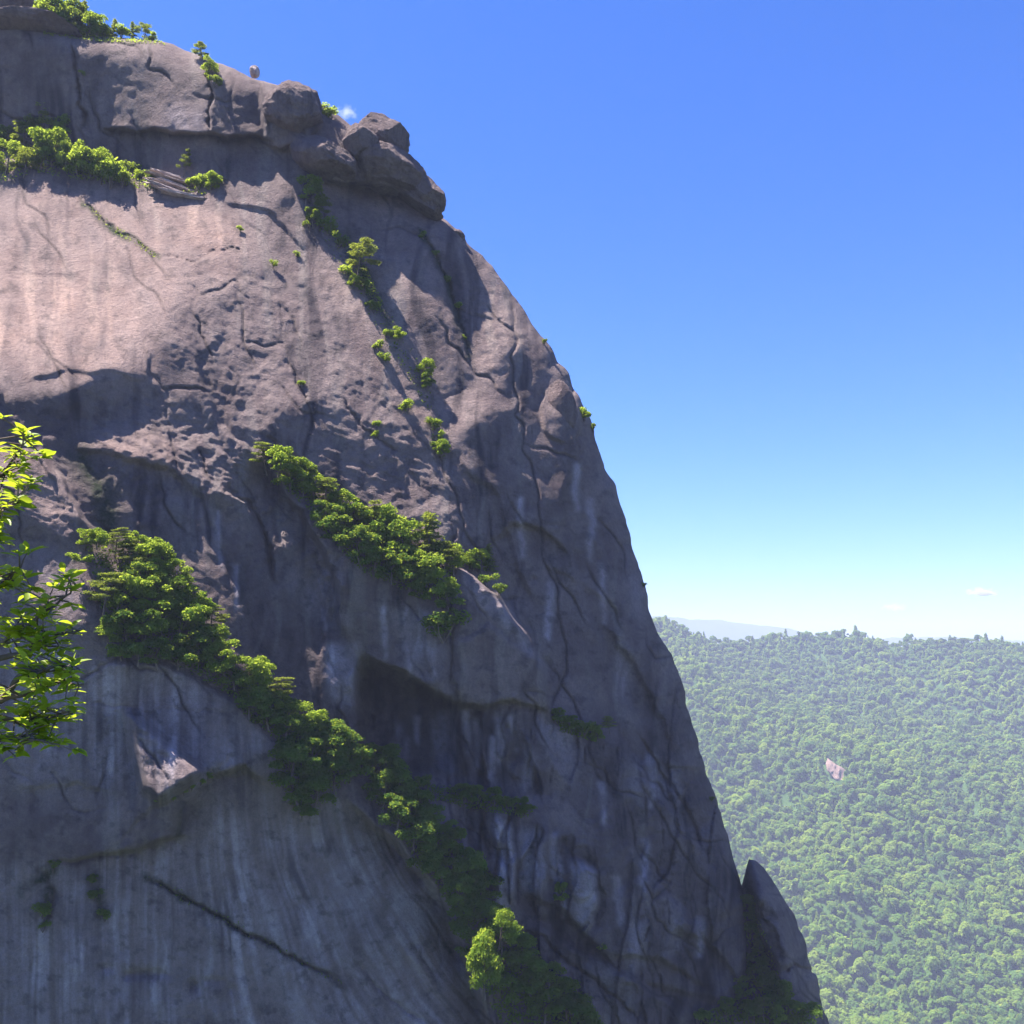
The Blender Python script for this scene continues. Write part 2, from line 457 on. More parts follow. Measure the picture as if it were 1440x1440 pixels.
step([(820, 560), (812, 640), (818, 700), (850, 770), (870, 860)], 2.2, 3)
step([(210, 500), (212, 535)], 0.8, 2.5)
step([(30, 540), (90, 520), (160, 524), (210, 538)], -0.8, 4)
step([(0, 545), (5, 590)], 1.5, 3)
step([(102, 605), (110, 628), (170, 642), (235, 660), (290, 702)], -1.6, 5)
step([(0, 620), (60, 640), (95, 690), (130, 748)], 4.0, 4)
step([(270, 480), (285, 530), (310, 600), (350, 630), (365, 640)], 1.2, 3)
step([(310, 680), (350, 700), (375, 765)], 1.4, 3)
step([(295, 690), (308, 740), (316, 760)], 1.0, 3)
step([(240, 660), (262, 710), (275, 740)], 0.7, 3)
step([(362, 640), (420, 720), (470, 800), (480, 900)], -6.0, 5)
step([(628, 786), (700, 836), (745, 890), (770, 960), (775, 1010)], 7.0, 4)
step([(625, 850), (632, 920), (640, 985)], -1.2, 3)
step([(640, 1000), (720, 985), (772, 1000)], -3.5, 3)
step([(510, 920), (570, 948), (640, 990)], -7.0, 4)
step([(505, 925), (503, 1000), (506, 1060)], 5.0, 4)
step([(555, 990), (556, 1070)], -2.0, 3)
step([(620, 1000), (615, 1090)], -0.8, 3)
step([(735, 1030), (750, 1080), (765, 1120)], -3.0, 3)
step([(760, 1005), (775, 1060), (800, 1100)], 3.0, 3)
step([(690, 1140), (700, 1200), (695, 1280)], -3.5, 3)
step([(718, 1150), (728, 1200), (724, 1270)], 2.5, 3)
step([(770, 1150), (772, 1230), (768, 1260)], 2.5, 3)
step([(800, 1205), (838, 1225), (842, 1270), (828, 1318)], 4.0, 3)
step([(735, 1255), (790, 1280), (830, 1320), (870, 1360)], -3.0, 4)
step([(740, 1290), (790, 1320), (880, 1370), (960, 1420)], 3.0, 4)
step([(860, 1020), (900, 1080), (940, 1130), (990, 1200), (1010, 1260)], 3.5, 4)
step([(880, 1150), (900, 1220), (940, 1260), (980, 1300), (1000, 1370)], 3.0, 4)
step([(930, 1070), (985, 1085)], -1.0, 4)
step([(870, 1380), (940, 1390), (1020, 1410)], -1.5, 4)
step([(1020, 1180), (1038, 1250), (1048, 1330), (1040, 1400)], 4.0, 4)
step([(720, 640), (780, 700), (800, 760)], 0.7, 4)
step([(760, 790), (800, 810), (870, 860)], -0.8, 4)
step([(690, 760), (720, 740), (760, 745), (800, 780)], -2.0, 4)
step([(80, 1212), (150, 1203), (215, 1190), (258, 1172), (262, 1130), (300, 1092), (345, 1080), (375, 1104)], -5.0, 4)
step([(150, 1200), (240, 1110), (310, 1075), (340, 1042)], -0.6, 3)
step([(480, 1122), (560, 1190), (620, 1265), (652, 1345), (690, 1450), (760, 1690)], -11.0, 5)
step([(475, 1120), (540, 1170), (560, 1180)], 0.8, 3)
# the spur by the skyline: cleft on its left, ribs, the crack under its top block
step([(1053, 1222), (1060, 1270), (1074, 1320), (1090, 1362), (1096, 1400), (1100, 1460)], -7.0, 4)
step([(1068, 1278), (1090, 1318), (1100, 1352)], -1.6, 2.5)
step([(1078, 1262), (1096, 1300), (1108, 1330)], -1.2, 2.5)
step([(1100, 1366), (1116, 1352), (1128, 1362), (1146, 1366)], -1.2, 2.5)
step([(640, 640), (700, 700), (730, 800), (760, 860)], -1.5, 5)
step([(800, 640), (790, 740), (820, 840), (870, 960), (900, 1030)], 2.0, 4)
step([(850, 880), (890, 930), (930, 1010), (950, 1060)], -2.0, 4)
step([(640, 900), (690, 880), (740, 920)], 1.0, 4)
step([(300, 760), (340, 830), (360, 900), (420, 980)], 2.0, 5)
step([(440, 800), (455, 860), (450, 930)], -1.5, 4)
step([(545, 850), (552, 920)], 1.0, 3)
step([(590, 850), (600, 930), (620, 975)], -1.0, 3)
step([(560, 1330), (600, 1380), (640, 1440)], -0.9, 4)
step([(950, 1300), (1000, 1330), (1040, 1380)], -2.5, 4)
step([(860, 1340), (930, 1350), (1000, 1390)], -2.5, 4)
step([(700, 1380), (760, 1400), (820, 1440)], -2.0, 4)
step([(20, 1110), (110, 1102), (160, 1115)], -0.5, 3)
step([(130, 925), (240, 935), (330, 985), (400, 1055), (398, 1100)], 2.0, 5)

# --- Poisson solve (mirrored, so it is a cosine transform)
def solve(gx_, gy_):
    gx_ = gx_ * G; gy_ = gy_ * G
    div = np.zeros_like(gx_)
    ex = 0.5 * (gx_[:, 1:] + gx_[:, :-1]); ey = 0.5 * (gy_[1:] + gy_[:-1])
    div[:, :-1] += ex; div[:, 1:] -= ex; div[:-1] += ey; div[1:] -= ey
    d2 = np.concatenate([div, div[:, ::-1]], 1); d2 = np.concatenate([d2, d2[::-1]], 0)
    Fh = np.fft.rfft2(d2)
    kx = np.arange(Fh.shape[1]) * 2 * math.pi / d2.shape[1]; ky = np.arange(d2.shape[0]) * 2 * math.pi / d2.shape[0]
    lap = (2 * np.cos(kx)[None] - 2) + (2 * np.cos(ky)[:, None] - 2)
    lap[0, 0] = 1; Fh /= lap; Fh[0, 0] = 0
    return np.fft.irfft2(Fh, s=d2.shape)[:H, :W]

LD = solve(gxL, gyL)

# --- cracks: narrow grooves
def crack(poly, depth, wd, D=165.0):
    wd = wd * 0.62; depth = depth * 1.15
    sl, b, s, p, nx_, ny_ = seg_dist(poly, wd * 4 + 14)
    win = np.clip(np.minimum(p, 1 - p) / 0.1, 0, 1)
    LD[sl] += np.where(b < 1e8, np.exp(-(b / wd) ** 2) * depth / D * win, 0)

for pl, d, wd in [
    ([(205, 1232), (260, 1262), (330, 1300), (400, 1340), (482, 1385)], 1.0, 4),
    ([(140, 182), (230, 187), (290, 192), (390, 198)], 1.4, 3),
    ([(292, 95), (297, 140), (292, 192)], 1.5, 3),
    ([(115, 285), (165, 325), (222, 362)], 0.8, 3),
    ([(222, 362), (270, 368), (300, 352), (335, 350), (350, 362)], 0.7, 2.5),
    ([(310, 680), (350, 705), (378, 770), (390, 830)], 1.6, 5),
    ([(590, 325), (612, 360), (640, 430), (662, 500)], 1.2, 4),
    ([(640, 735), (632, 860), (640, 985)], 0.8, 4),
    ([(80, 1214), (150, 1205), (215, 1190), (258, 1174)], 0.9, 4),
    ([(100, 60), (112, 120), (120, 180)], 1.2, 4),
    ([(60, 1220), (75, 1260), (60, 1310)], 0.6, 6),
    ([(370, 610), (440, 660), (480, 690)], 0.5, 4),
    ([(120, 985), (200, 1000), (260, 998), (330, 1000)], 0.25, 2.5),
    ([(95, 960), (150, 935), (180, 918)], 0.5, 3),
    ([(820, 560), (812, 640), (818, 700)], 0.8, 3),
    ([(480, 560), (520, 610), (560, 640)], 0.6, 3),
    ([(400, 500), (430, 560), (440, 610)], 0.6, 3),
    ([(895, 1030), (960, 1130), (1000, 1230)], 0.9, 4),
    ([(700, 1290), (760, 1320), (860, 1400), (900, 1440)], 0.9, 4),
    ([(500, 1350), (540, 1400), (600, 1440)], 0.4, 4)]:
    crack(pl, d, wd)
crack([(1104, 1366), (1116, 1353), (1128, 1363), (1143, 1367), (1150, 1368)], 1.6, 3)
crack([(1066, 1268), (1090, 1314), (1102, 1352)], 1.2, 3)
for (cx, cy, rx_, ry_, dd) in [(208, 1370, 26, 7, 1.0), (272, 1387, 8, 10, 1.2), (180, 1372, 8, 6, 0.8), (300, 1380, 14, 6, 0.6), (150, 1362, 10, 6, 0.6), (750, 815, 5, 5, 0.7), (324, 1392, 5, 5, 0.5)]:
    LD += dd / 165 * np.exp(-((PX - cx) / rx_) ** 2 - ((PY - cy) / ry_) ** 2)

# --- small relief, in metres
WEDGE_OUT = 8.0
D0 = 165.0
warpx = PX + 10 * fbm(PX / 60, PY / 60, 3, 300); warpy = PY + 10 * fbm(PX / 60, PY / 60, 3, 340)
rel = 0.13 * ROUGH * fbm(warpx / 34, warpy / 34, 5, 31, 0.55) * 2.2
rel += 0.22 * ROUGH * (ridged(warpx / 75, warpy / 60, 5, 37, 0.5) - 1.0)
u = (PX * 0.93 + PY * 0.36); v = (-PX * 0.36 + PY * 0.93)
hb = ridged(u / 60 + 0.5 * noise2(PX / 50, PY / 50, 5), v / 15, 4, 41, 0.55)
rel += 0.26 * HBAND * (hb - 1.2)
fl = np.clip(0.5 + 1.3 * noise2(PX / 120, PY / 260, 58), 0, 1.3) * fbm(PX / 24 + 0.8 * noise2(PX / 90, PY / 160, 71), PY / 420, 4, 51, 0.55)
rel += 0.30 * FLUTE * fl
# columns: cellular steps along the wall
cx = PX / 27 + 0.7 * fbm(PX / 140, PY / 240, 3, 61); cy = PY / 185 + PX / 210 + 0.6 * fbm(PX / 90, PY / 150, 3, 62)
def cells(x, y, seed):
    ix = np.floor(x); iy = np.floor(y); d1 = np.full(x.shape, 9.0); idv = np.zeros(x.shape); d2 = np.full(x.shape, 9.0)
    for a in (-1, 0, 1):
        for b in (-1, 0, 1):
            jx = _hash(ix + a, iy + b, seed) / 4294967296.0; jy = _hash(ix + a, iy + b, seed + 9) / 4294967296.0
            d = np.hypot(ix + a + jx - x, iy + b + jy - y)
            val = _hash(ix + a, iy + b, seed + 21) / 4294967296.0
            m = d < d1
            d2 = np.where(m, d1, np.minimum(d2, d)); idv = np.where(m, val, idv); d1 = np.where(m, d, d1)
    return d1, d2, idv
d1, d2, idv = cells(cx, cy, 77)
CELLON = np.clip(noise2(PX / 60, PY / 110, 178) * 2.2 + 0.4, 0, 1)
rel += BLOCK * (2.4 * (blur(idv, 1) - 0.5) - 0.9 * CELLON * np.exp(-((d2 - d1) / 0.06) ** 2))
d1b, d2b, idb = cells(cx * 0.5 + 3, cy * 1.1 + 8, 177)
rel += BLOCK * 3.0 * (blur(idb, 2) - 0.5)
# overlapping flakes: a ramp that breaks off in a sharp rim
def flakes(sx, sy, k, seed, shear=0.0):
    q = fbm(warpx / sx, warpy / sy, 4, seed, 0.5) * k + (warpy + shear * warpx) / (sy * 1.1)
    s = q - np.floor(q)
    on = np.clip(noise2(warpx / (sx * 1.3) + 7, warpy / (sy * 2.0), seed + 40) * 1.6 + 0.45, 0, 1)
    return (s ** 1.5 - 0.4) * on
rel += 0.62 * blur(flakes(95, 70, 2.2, 811, 0.35), 2) * np.clip(ROUGH, 0, 1.2)
rel += 0.34 * blur(flakes(42, 30, 2.0, 831, 0.3), 2) * np.clip(ROUGH - 0.25, 0, 1)
rel += 0.42 * blur(flakes(34, 15, 1.6, 851, 0.4), 2) * HBAND
# joints: sub-parallel sets of cracks, broken into segments
def joints(dx, dy, spacing, wig, seed, wdt, gate):
    n = (PX * dy - PY * dx) / spacing + wig * fbm(PX / 170, PY / 170, 4, seed, 0.5)
    gr = np.hypot(*np.gradient(n)) / G
    f = np.abs(n - np.round(n)) / (gr + 1e-6)
    lane = _hash(np.round(n), np.zeros_like(n), seed + 5) / 4294967296.0
    along = (PX * dx + PY * dy) / 130 + lane * 37
    on = np.clip(noise2(along, lane * 91 + np.round(n) * 3.7, seed + 3) * 2.6 + gate, 0, 1)
    return np.exp(-(f / wdt) ** 2) * on
lowr = np.clip((PX - 560) / 120, 0, 1) * np.clip((PY - 560) / 200, 0, 1)
HAIR = joints(0.64, 0.77, 88, 0.55, 871, 1.9, -0.30)
HAIR = np.maximum(HAIR, joints(0.12, 0.99, 74, 0.45, 881, 1.7, -0.55 + 0.45 * lowr))
HAIR = np.maximum(HAIR, joints(0.50, 0.87, 40, 0.6, 891, 1.8, -0.75 + 0.75 * lowr))
HAIR = np.maximum(HAIR, joints(0.97, 0.22, 66, 0.6, 895, 1.7, -0.95 + 0.35 * lowr))
HAIR *= 1 - 0.85 * np.clip((560 - PX) / 60, 0, 1) * np.clip((PY - 1120) / 60, 0, 1)
rel -= 0.60 * HAIR
# wedge pushed out of the lower wall, shaped so the sun lights it
WEDGE = blur(inside([(180, 1000), (194, 1008), (286, 1086), (262, 1104), (222, 1130), (202, 1108), (187, 1052)]).astype(float), 4)
LD -= WEDGE * WEDGE_OUT / D0
LD += 7.0 / D0 * blur(inside([(510, 938), (572, 965), (636, 996), (640, 1075), (560, 1085), (508, 1056)]).astype(float), 7)
LD -= rel / D0

# anchor: the wall is 165 m away at this pixel
LD -= LD[int((720 - Y0) / G), int((600 - X0) / G)]
DEPTH = 165.0 * np.exp(LD)

# --- outline
SIL = [(-300, -110), (-120, -70), (-20, -30), (20, 0), (45, 22), (60, 38), (110, 52), (160, 52), (210, 56), (240, 63), (275, 76), (300, 86), (330, 96), (365, 112), (400, 122), (430, 135),
       (460, 152), (480, 166), (500, 178), (540, 185), (568, 205), (578, 232), (592, 252), (604, 272), (616, 296), (632, 312), (650, 330), (656, 342), (670, 352), (690, 374), (710, 400),
       (735, 430), (752, 460), (770, 485), (782, 510), (798, 524), (806, 546), (812, 558), (824, 582), (834, 606), (845, 640), (858, 670), (872, 710), (885, 750), (898, 790),
       (908, 825), (915, 860), (925, 890), (940, 920), (952, 945), (963, 975), (972, 1010), (985, 1050), (990, 1080), (1000, 1110), (1012, 1140), (1022, 1168), (1026, 1186), (1032, 1212), (1040, 1236), (1047, 1256), (1053, 1208),
       (1062, 1210), (1074, 1220), (1085, 1235), (1101, 1262), (1118, 1290), (1130, 1320), (1141, 1362), (1140, 1367), (1146, 1372), (1153, 1402), (1166, 1440), (1200, 1560), (1245, 1720)]
_S = np.array(SIL, float); _L = np.r_[0, np.cumsum(np.hypot(*np.diff(_S, axis=0).T))]
_q = np.unique(np.r_[np.arange(0, _L[-1], 7.0), _L])
_x = np.interp(_q, _L, _S[:, 0]); _y = np.interp(_q, _L, _S[:, 1])
_j = 2.6 * fbm(_q / 46, _q * 0 + 5.5, 4, 933, 0.6) + 1.6 * np.sign(noise2(_q / 33, _q * 0 + 1.5, 937)) * np.abs(noise2(_q / 33, _q * 0 + 1.5, 937)) ** 0.5
_j *= np.where((_y > 1180) & (_y < 1275), 0.15, 1.0)
SIL = list(zip(_x + _j * 0.9, _y - _j * 0.45))
sl, sd, sg, sp_, snx, sny = seg_dist(SIL, jag=0.0)
sil_in = inside(SIL + [(-320, 1720), (-320, -110)])
inn = np.where(sil_in, sd, -sd)
WR, RR = 34.0, 7.0
qq = np.clip(1 - inn / WR, 0, 1)
DEPTH = DEPTH + RR * (1 - np.sqrt(np.clip(1 - qq ** 2, 0, 1)))

def depth_at(px, py):
    fx = np.clip((np.asarray(px, float) - X0) / G, 0, W - 1.001); fy = np.clip((np.asarray(py, float) - Y0) / G, 0, H - 1.001)
    j = fx.astype(int); i = fy.astype(int); a = fx - j; b = fy - i
    return (DEPTH[i, j] * (1 - a) + DEPTH[i, j + 1] * a) * (1 - b) + (DEPTH[i + 1, j] * (1 - a) + DEPTH[i + 1, j + 1] * a) * b

def on_cliff(px, py):
    return point(np.array([px], float), np.array([py], float), depth_at([px], [py]))[0]

# --- stains, with the shade of walls and hollows put into DARK
PINK = np.zeros(PX.shape); DARK = np.zeros(PX.shape); PALE = np.zeros(PX.shape); VEG = np.zeros(PX.shape)
def stain_shade(A, poly, v, soft):
    m = pmask(poly, soft); A[:] = np.maximum(A, m * v)
stain_shade(PINK, [(-300, 290), (0, 300), (70, 250), (210, 268), (300, 285), (350, 345), (330, 400), (240, 420), (230, 540), (120, 545), (0, 525), (-300, 540)], 0.55, 16)
stain_shade(PINK, [(-300, 380), (0, 370), (100, 384), (200, 400), (215, 500), (160, 525), (60, 510), (-300, 520)], 0.8, 20)
stain_shade(PINK, [(250, 290), (310, 300), (345, 345), (320, 352), (280, 362), (262, 340)], 0.95, 8)
stain_shade(PINK, [(0, 640), (60, 640), (120, 740), (80, 750), (20, 700)], 0.55, 8)
stain_shade(PINK, [(100, 600), (240, 610), (250, 680), (150, 640)], 0.5, 8)
stain_shade(PINK, [(450, 380), (480, 390), (580, 540), (620, 620), (590, 600), (500, 470)], 0.4, 10)
stain_shade(PINK, [(500, 260), (580, 270), (680, 380), (740, 470), (700, 560), (620, 450), (540, 350)], 0.25, 14)
stain_shade(PINK, [(640, 795), (690, 840), (690, 865), (655, 830)], 0.5, 6)
stain_shade(DARK, [(300, 760), (470, 870), (500, 920), (500, 1060), (420, 1010), (330, 890)], 0.75, 16)
stain_shade(DARK, [(505, 925), (600, 965), (640, 995), (630, 1090), (560, 1090), (500, 1060)], 1.0, 8)  # water-blackened bay, darkened further for the shade of its recess
stain_shade(DARK, [(600, 1000), (760, 1005), (780, 1110), (640, 1110)], 0.7, 10)
stain_shade(DARK, [(640, 1120), (860, 1180), (980, 1250), (1000, 1420), (760, 1440), (700, 1280)], 0.75, 20)
stain_shade(DARK, [(480, 800), (640, 850), (630, 960), (500, 910)], 0.35, 12)
stain_shade(DARK, [(780, 1000), (960, 960), (1060, 1240), (1180, 1500), (880, 1500)], 0.72, 24)  # lichen-dark right wall, its shade deepened in the colour
stain_shade(DARK, [(650, 600), (830, 600), (930, 880), (980, 1020), (780, 1000), (700, 820)], 0.30, 24)
stain_shade(DARK, [(110, 60), (290, 100), (380, 130), (430, 250), (300, 270), (130, 220)], 0.42, 14)
stain_shade(DARK, [(0, 545), (150, 540), (130, 620), (240, 690), (290, 780), (150, 740), (60, 620)], 0.45, 12)  # left scoop, its shade painted as darker rock
stain_shade(DARK, [(0, 1200), (250, 1180), (280, 1260), (200, 1440), (0, 1440)], 0.18, 30)
stain_shade(DARK, [(100, 1365), (230, 1358), (320, 1380), (300, 1398), (190, 1384)], 0.6, 6)
stain_shade(DARK, [(505, 930), (575, 960), (560, 1080), (510, 1060)], 1.0, 5)
stain_shade(DARK, [(640, 990), (690, 992), (690, 1090), (655, 1090)], 0.9, 6)
stain_shade(DARK, [(370, 110), (460, 150), (520, 170), (600, 260), (500, 262), (400, 200)], 0.35, 10)
stain_shade(DARK, [(-300, 70), (110, 70), (110, 220), (-300, 240)], 0.35, 14)
stain_shade(PALE, [(455, 900), (500, 905), (512, 930), (495, 990), (470, 990)], 0.8, 6)
stain_shade(PALE, [(150, 930), (175, 940), (185, 1100), (160, 1110), (145, 1000)], 0.45, 8)
stain_shade(PALE, [(610, 1000), (640, 1000), (636, 1085), (608, 1080)], 0.8, 4)
stain_shade(PALE, [(762, 1010), (810, 1030), (812, 1090), (790, 1095), (768, 1050)], 0.55, 8)
stain_shade(PALE, [(694, 1150), (718, 1160), (722, 1280), (692, 1290)], 1.0, 3)
stain_shade(PALE, [(728, 1160), (765, 1165), (768, 1250), (732, 1255)], 0.85, 3)
stain_shade(PALE, [(805, 1210), (838, 1225), (842, 1270), (828, 1312), (810, 1290)], 1.0, 3)
stain_shade(PALE, [(870, 1060), (960, 1080), (950, 1130), (880, 1120)], 0.25, 10)
stain_shade(PALE, [(555, 1020), (562, 1020), (566, 1075), (556, 1075)], 0.7, 3)
stain_shade(PALE, [(735, 1035), (748, 1060), (752, 1110), (738, 1105)], 0.9, 3)
stain_shade(PALE, [(880, 1300), (905, 1290), (915, 1360), (885, 1370)], 0.45, 5)
stain_shade(PALE, [(930, 1260), (955, 1270), (960, 1340), (935, 1350)], 0.4, 5)
stain_shade(PALE, [(860, 900), (880, 910), (890, 1020), (868, 1010)], 0.3, 6)
stain_shade(PALE, [(880, 780), (905, 830), (915, 900), (890, 870)], 0.3, 6)
for k_, (x_, y0_, y1_, w_) in enumerate([(655, 1000, 1060, 5), (668, 1010, 1085, 4), (700, 1000, 1075, 5), (722, 1005, 1060, 4), (585, 1005, 1050, 4), (572, 1040, 1080, 3), (690, 1040, 1100, 4), (655, 1130, 1200, 4), (672, 1140, 1190, 3),
                                        (780, 1170, 1260, 5), (790, 1200, 1290, 4), (868, 1230, 1300, 6), (905, 1180, 1260, 5), (980, 1290, 1350, 6), (845, 1100, 1160, 6), (915, 1060, 1140, 6), (830, 700, 790, 5), (810, 650, 720, 5), (770, 820, 900, 6), (735, 700, 790, 6), (845, 790, 880, 5), (540, 850, 930, 5), (575, 850, 950, 4), (605, 855, 955, 6), (455, 800, 890, 4), (330, 790, 860, 3), (308, 720, 800, 3)]):
    stain_shade(PALE, [(x_ - w_, y0_), (x_ + w_, y0_), (x_ + w_ * 0.7 + 2, y1_), (x_ - w_ * 0.6 + 2, y1_)], 0.75, 2.5)
stain_shade(PALE, [(540, 850), (625, 860), (625, 950), (570, 920)], 0.45, 10)
stain_shade(PALE, [(395, 800), (470, 830), (490, 900), (440, 880)], 0.35, 10)
stain_shade(PALE, [(640, 788), (700, 835), (765, 935), (740, 915), (690, 865)], 0.45, 3)
stain_shade(PALE, [(240, 150), (290, 160), (290, 190), (215, 185)], 0.4, 8)
stain_shade(PALE, [(290, 1200), (460, 1150), (640, 1300), (660, 1440), (380, 1440)], 0.22, 30)
stain_shade(PALE, [(40, 770), (100, 790), (130, 870), (70, 850)], 0.3, 8)
def veg_line(poly, v, wd):
    sl, b, s, p, a_, c_ = seg_dist(poly, wd * 3 + 14)
    VEG[sl] = np.maximum(VEG[sl], np.where(b < 1e8, v * np.exp(-(b / wd) ** 2), 0))
for pl, wd in [([(115, 288), (165, 326), (222, 362)], 5), ([(205, 1232), (260, 1262), (330, 1300), (400, 1340), (482, 1385)], 6),
               ([(590, 325), (612, 360), (640, 430), (662, 500)], 5), ([(480, 330), (520, 400), (545, 450)], 12), ([(75, 1225), (30, 1255)], 8), ([(70, 1250), (62, 1300)], 8),
               ([(130, 1230), (145, 1290)], 8), ([(255, 1130), (255, 1170)], 6), ([(1045, 1240), (1075, 1340), (1080, 1400)], 12), ([(110, 640), (150, 700), (150, 760)], 20)]:
    veg_line(pl, 0.9, wd)
# run-off streaks follow the fall line; the big lower slab fans out to the right
FAN = np.clip((PX - 250) / 400, 0, 1.2) * np.clip((PY - 1080) / 200, 0, 1) * np.clip((760 - PX) / 80, 0, 1) * 0.50
# bands of pale and dark run-off down the big lower slab, along its own fall lines
US0 = PX - FAN * (PY - 1100) + 3 * noise2(PX / 60, PY / 90, 702)
SLAB = pmask([(-300, 1215), (90, 1210), (250, 1185), (300, 1105), (350, 1090), (400, 1112), (480, 1126), (560, 1192), (618, 1268), (648, 1346), (680, 1440), (750, 1700), (-300, 1700)], 6)
bnd = np.interp(US0, [-300, 40, 90, 130, 160, 200, 235, 262, 285, 310, 335, 352, 372, 392, 412, 428, 445, 462, 490, 540, 590, 640], [.05, .12, .30, .10, .36, .14, .30, .04, .10, .50, .30, .08, .50, .42, .08, .10, .52, .30, .62, .55, .62, .30])
PALE[:] = np.maximum(PALE, SLAB * (0.42 + 0.85 * bnd) * np.clip(0.72 + 0.5 * fbm(PX / 60, PY / 120, 3, 761) + 0.75 * fbm(US0 / 8, PY / 420, 3, 765, 0.55), 0.05, 1.5) * np.clip((PY - 1090) / 90, 0.25, 1))
UP = pmask([(-300, 880), (60, 905), (150, 930), (230, 940), (330, 990), (395, 1060), (390, 1085), (330, 1085), (200, 1150), (90, 1205), (-300, 1230)], 8)
bn2 = np.interp(PX + 4 * noise2(PX / 30, PY / 60, 763), [-300, 20, 60, 100, 130, 150, 168, 182, 195, 240, 270, 300, 340, 380], [.1, .12, .3, .34, .2, .62, .75, .35, .12, .18, .34, .26, .36, .16])
PALE[:] = np.maximum(PALE, UP * (0.32 + 0.85 * bn2) * np.clip(0.85 + 0.7 * fbm(PX / 10, PY / 380, 3, 767, 0.55), 0.1, 1.4) * np.clip((1170 - PY) / 120, 0.1, 1))
mask_jit = 0.75 + 0.5 * fbm(PX / 25, PY / 50, 4, 401)
US = PX - FAN * (PY - 1100) + 5 * noise2(PX / 120, PY / 170, 701)
lenm = noise2(US / 30, PY / 260, 711)
dst = np.clip(fbm(US / 30 + 0.5 * noise2(PX / 60, PY / 90, 722), PY / 300, 5, 721, 0.55) * 1.7 + 0.5 * lenm - 0.30, 0, 1) * np.clip(0.75 + 1.4 * fbm(PX / 190, PY / 230, 2, 725), 0, 1)
pst = np.clip(fbm(US / 24 + 40 + 0.5 * noise2(PX / 50, PY / 80, 732), PY / 300, 5, 731, 0.55) * 1.8 - 0.4 * lenm - 0.28, 0, 1) * np.clip(0.7 + 1.4 * fbm(PX / 170, PY / 200, 2, 735), 0, 1)
blo = np.clip(0.5 + 1.3 * fbm(PX / 75, PY / 95, 5, 741, 0.6), 0, 1)
blo = blo * (1 - np.clip(BLOCK, 0, 1) * 0.7) + np.clip(BLOCK, 0, 1) * 0.7 * idv
lic = np.clip(fbm(PX / 26, PY / 22, 5, 751, 0.65) * 1.8 - 0.55, 0, 1) * 0.7
lic = np.maximum(lic, 0.9 * HAIR)
lic = np.maximum(lic, CELLON * np.clip(BLOCK, 0, 1) * 0.8 * np.exp(-((d2 - d1) / 0.06) ** 2))
streaks = np.stack([dst, pst, blo, lic], -1)
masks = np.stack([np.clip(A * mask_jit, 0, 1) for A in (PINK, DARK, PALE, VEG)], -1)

# --- mesh: snap the grid to the outline, then fold it back behind
ins = inn > -0.01
quad = np.zeros((H - 1, W - 1), bool)
cen = 0.25 * (inn[1:, 1:] + inn[1:, :-1] + inn[:-1, 1:] + inn[:-1, :-1])
quad = cen > -0.7
VX = PX.copy(); VY = PY.copy()
edge = (inn < 0) | (inn < 0.9)
tx = np.where(sg >= 0, 1, -1)
near = np.abs(inn) < 4
# nearest outline point = p - (signed distance) * normal
mv = near & (inn < 0.9)
VX[mv] -= (snx * sg * sd)[mv]; VY[mv] -= (sny * sg * sd)[mv]
idx = np.full((H, W), -1, np.int64)
q = quad
use = np.zeros((H, W), bool)
use[:-1, :-1] |= q; use[1:, :-1] |= q; use[:-1, 1:] |= q; use[1:, 1:] |= q
idx[use] = np.arange(use.sum())
V = point(VX[use], VY[use], DEPTH[use])
qi, qj = np.nonzero(q)
Fq = np.stack([idx[qi, qj], idx[qi + 1, qj], idx[qi + 1, qj + 1], idx[qi, qj + 1]], 1)
# boundary edges -> two rings carried back behind the outline
e = np.concatenate([Fq[:, [0, 1]], Fq[:, [1, 2]], Fq[:, [2, 3]], Fq[:, [3, 0]]])
key = np.sort(e, 1); kk = key[:, 0] * len(V) + key[:, 1]
_, first, cnt = np.unique(kk, return_index=True, return_counts=True)
be = e[first[cnt == 1]]
bv = np.unique(be)
rem = {int(a): i for i, a in enumerate(bv)}
ctr = np.array([-70.0, 300.0, -20.0])
rings = [bv]
_bx, _by = VX[use][bv], VY[use][bv]
keep = np.where((_bx > 1015) & (_by > 1195) & (_by < 1320), 0.0, 1.0)[:, None]      # the spur's own back stays behind it
allV = [V]; n = len(V)
for back, pull in ((6, 0.03), (30, 0.14), (90, 0.4)):
    P_ = V[bv].copy()
    P_ += (ctr - P_) * pull * keep
    P_[:, 1] = V[bv][:, 1] + back
    sp_m = keep[:, 0] == 0
    P_[sp_m] = V[bv][sp_m] + (0.10 * back, back, -0.62 * back)
    allV.append(P_); rings.append(np.arange(n, n + len(bv))); n += len(bv)
be_l = np.array([[rem[int(a)], rem[int(b)]] for a, b in be])
for r0, r1 in zip(rings[:-1], rings[1:]):
    Fq = np.concatenate([Fq, np.stack([r0[be_l[:, 1]], r0[be_l[:, 0]], r1[be_l[:, 0]], r1[be_l[:, 1]]], 1)])
Vc = np.concatenate(allV)
mk = masks[use]
mk = np.concatenate([mk] + [mk[bv]] * 3)
mk2 = streaks[use]
mk2 = np.concatenate([mk2] + [mk2[bv]] * 3)
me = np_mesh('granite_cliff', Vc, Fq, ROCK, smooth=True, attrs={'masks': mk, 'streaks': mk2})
cliff = link('granite_cliff', me)
tag(cliff, 'huge steep granite dome wall with pinkish sunlit slabs and dark streaked shaded faces', 'cliff', kind='structure')

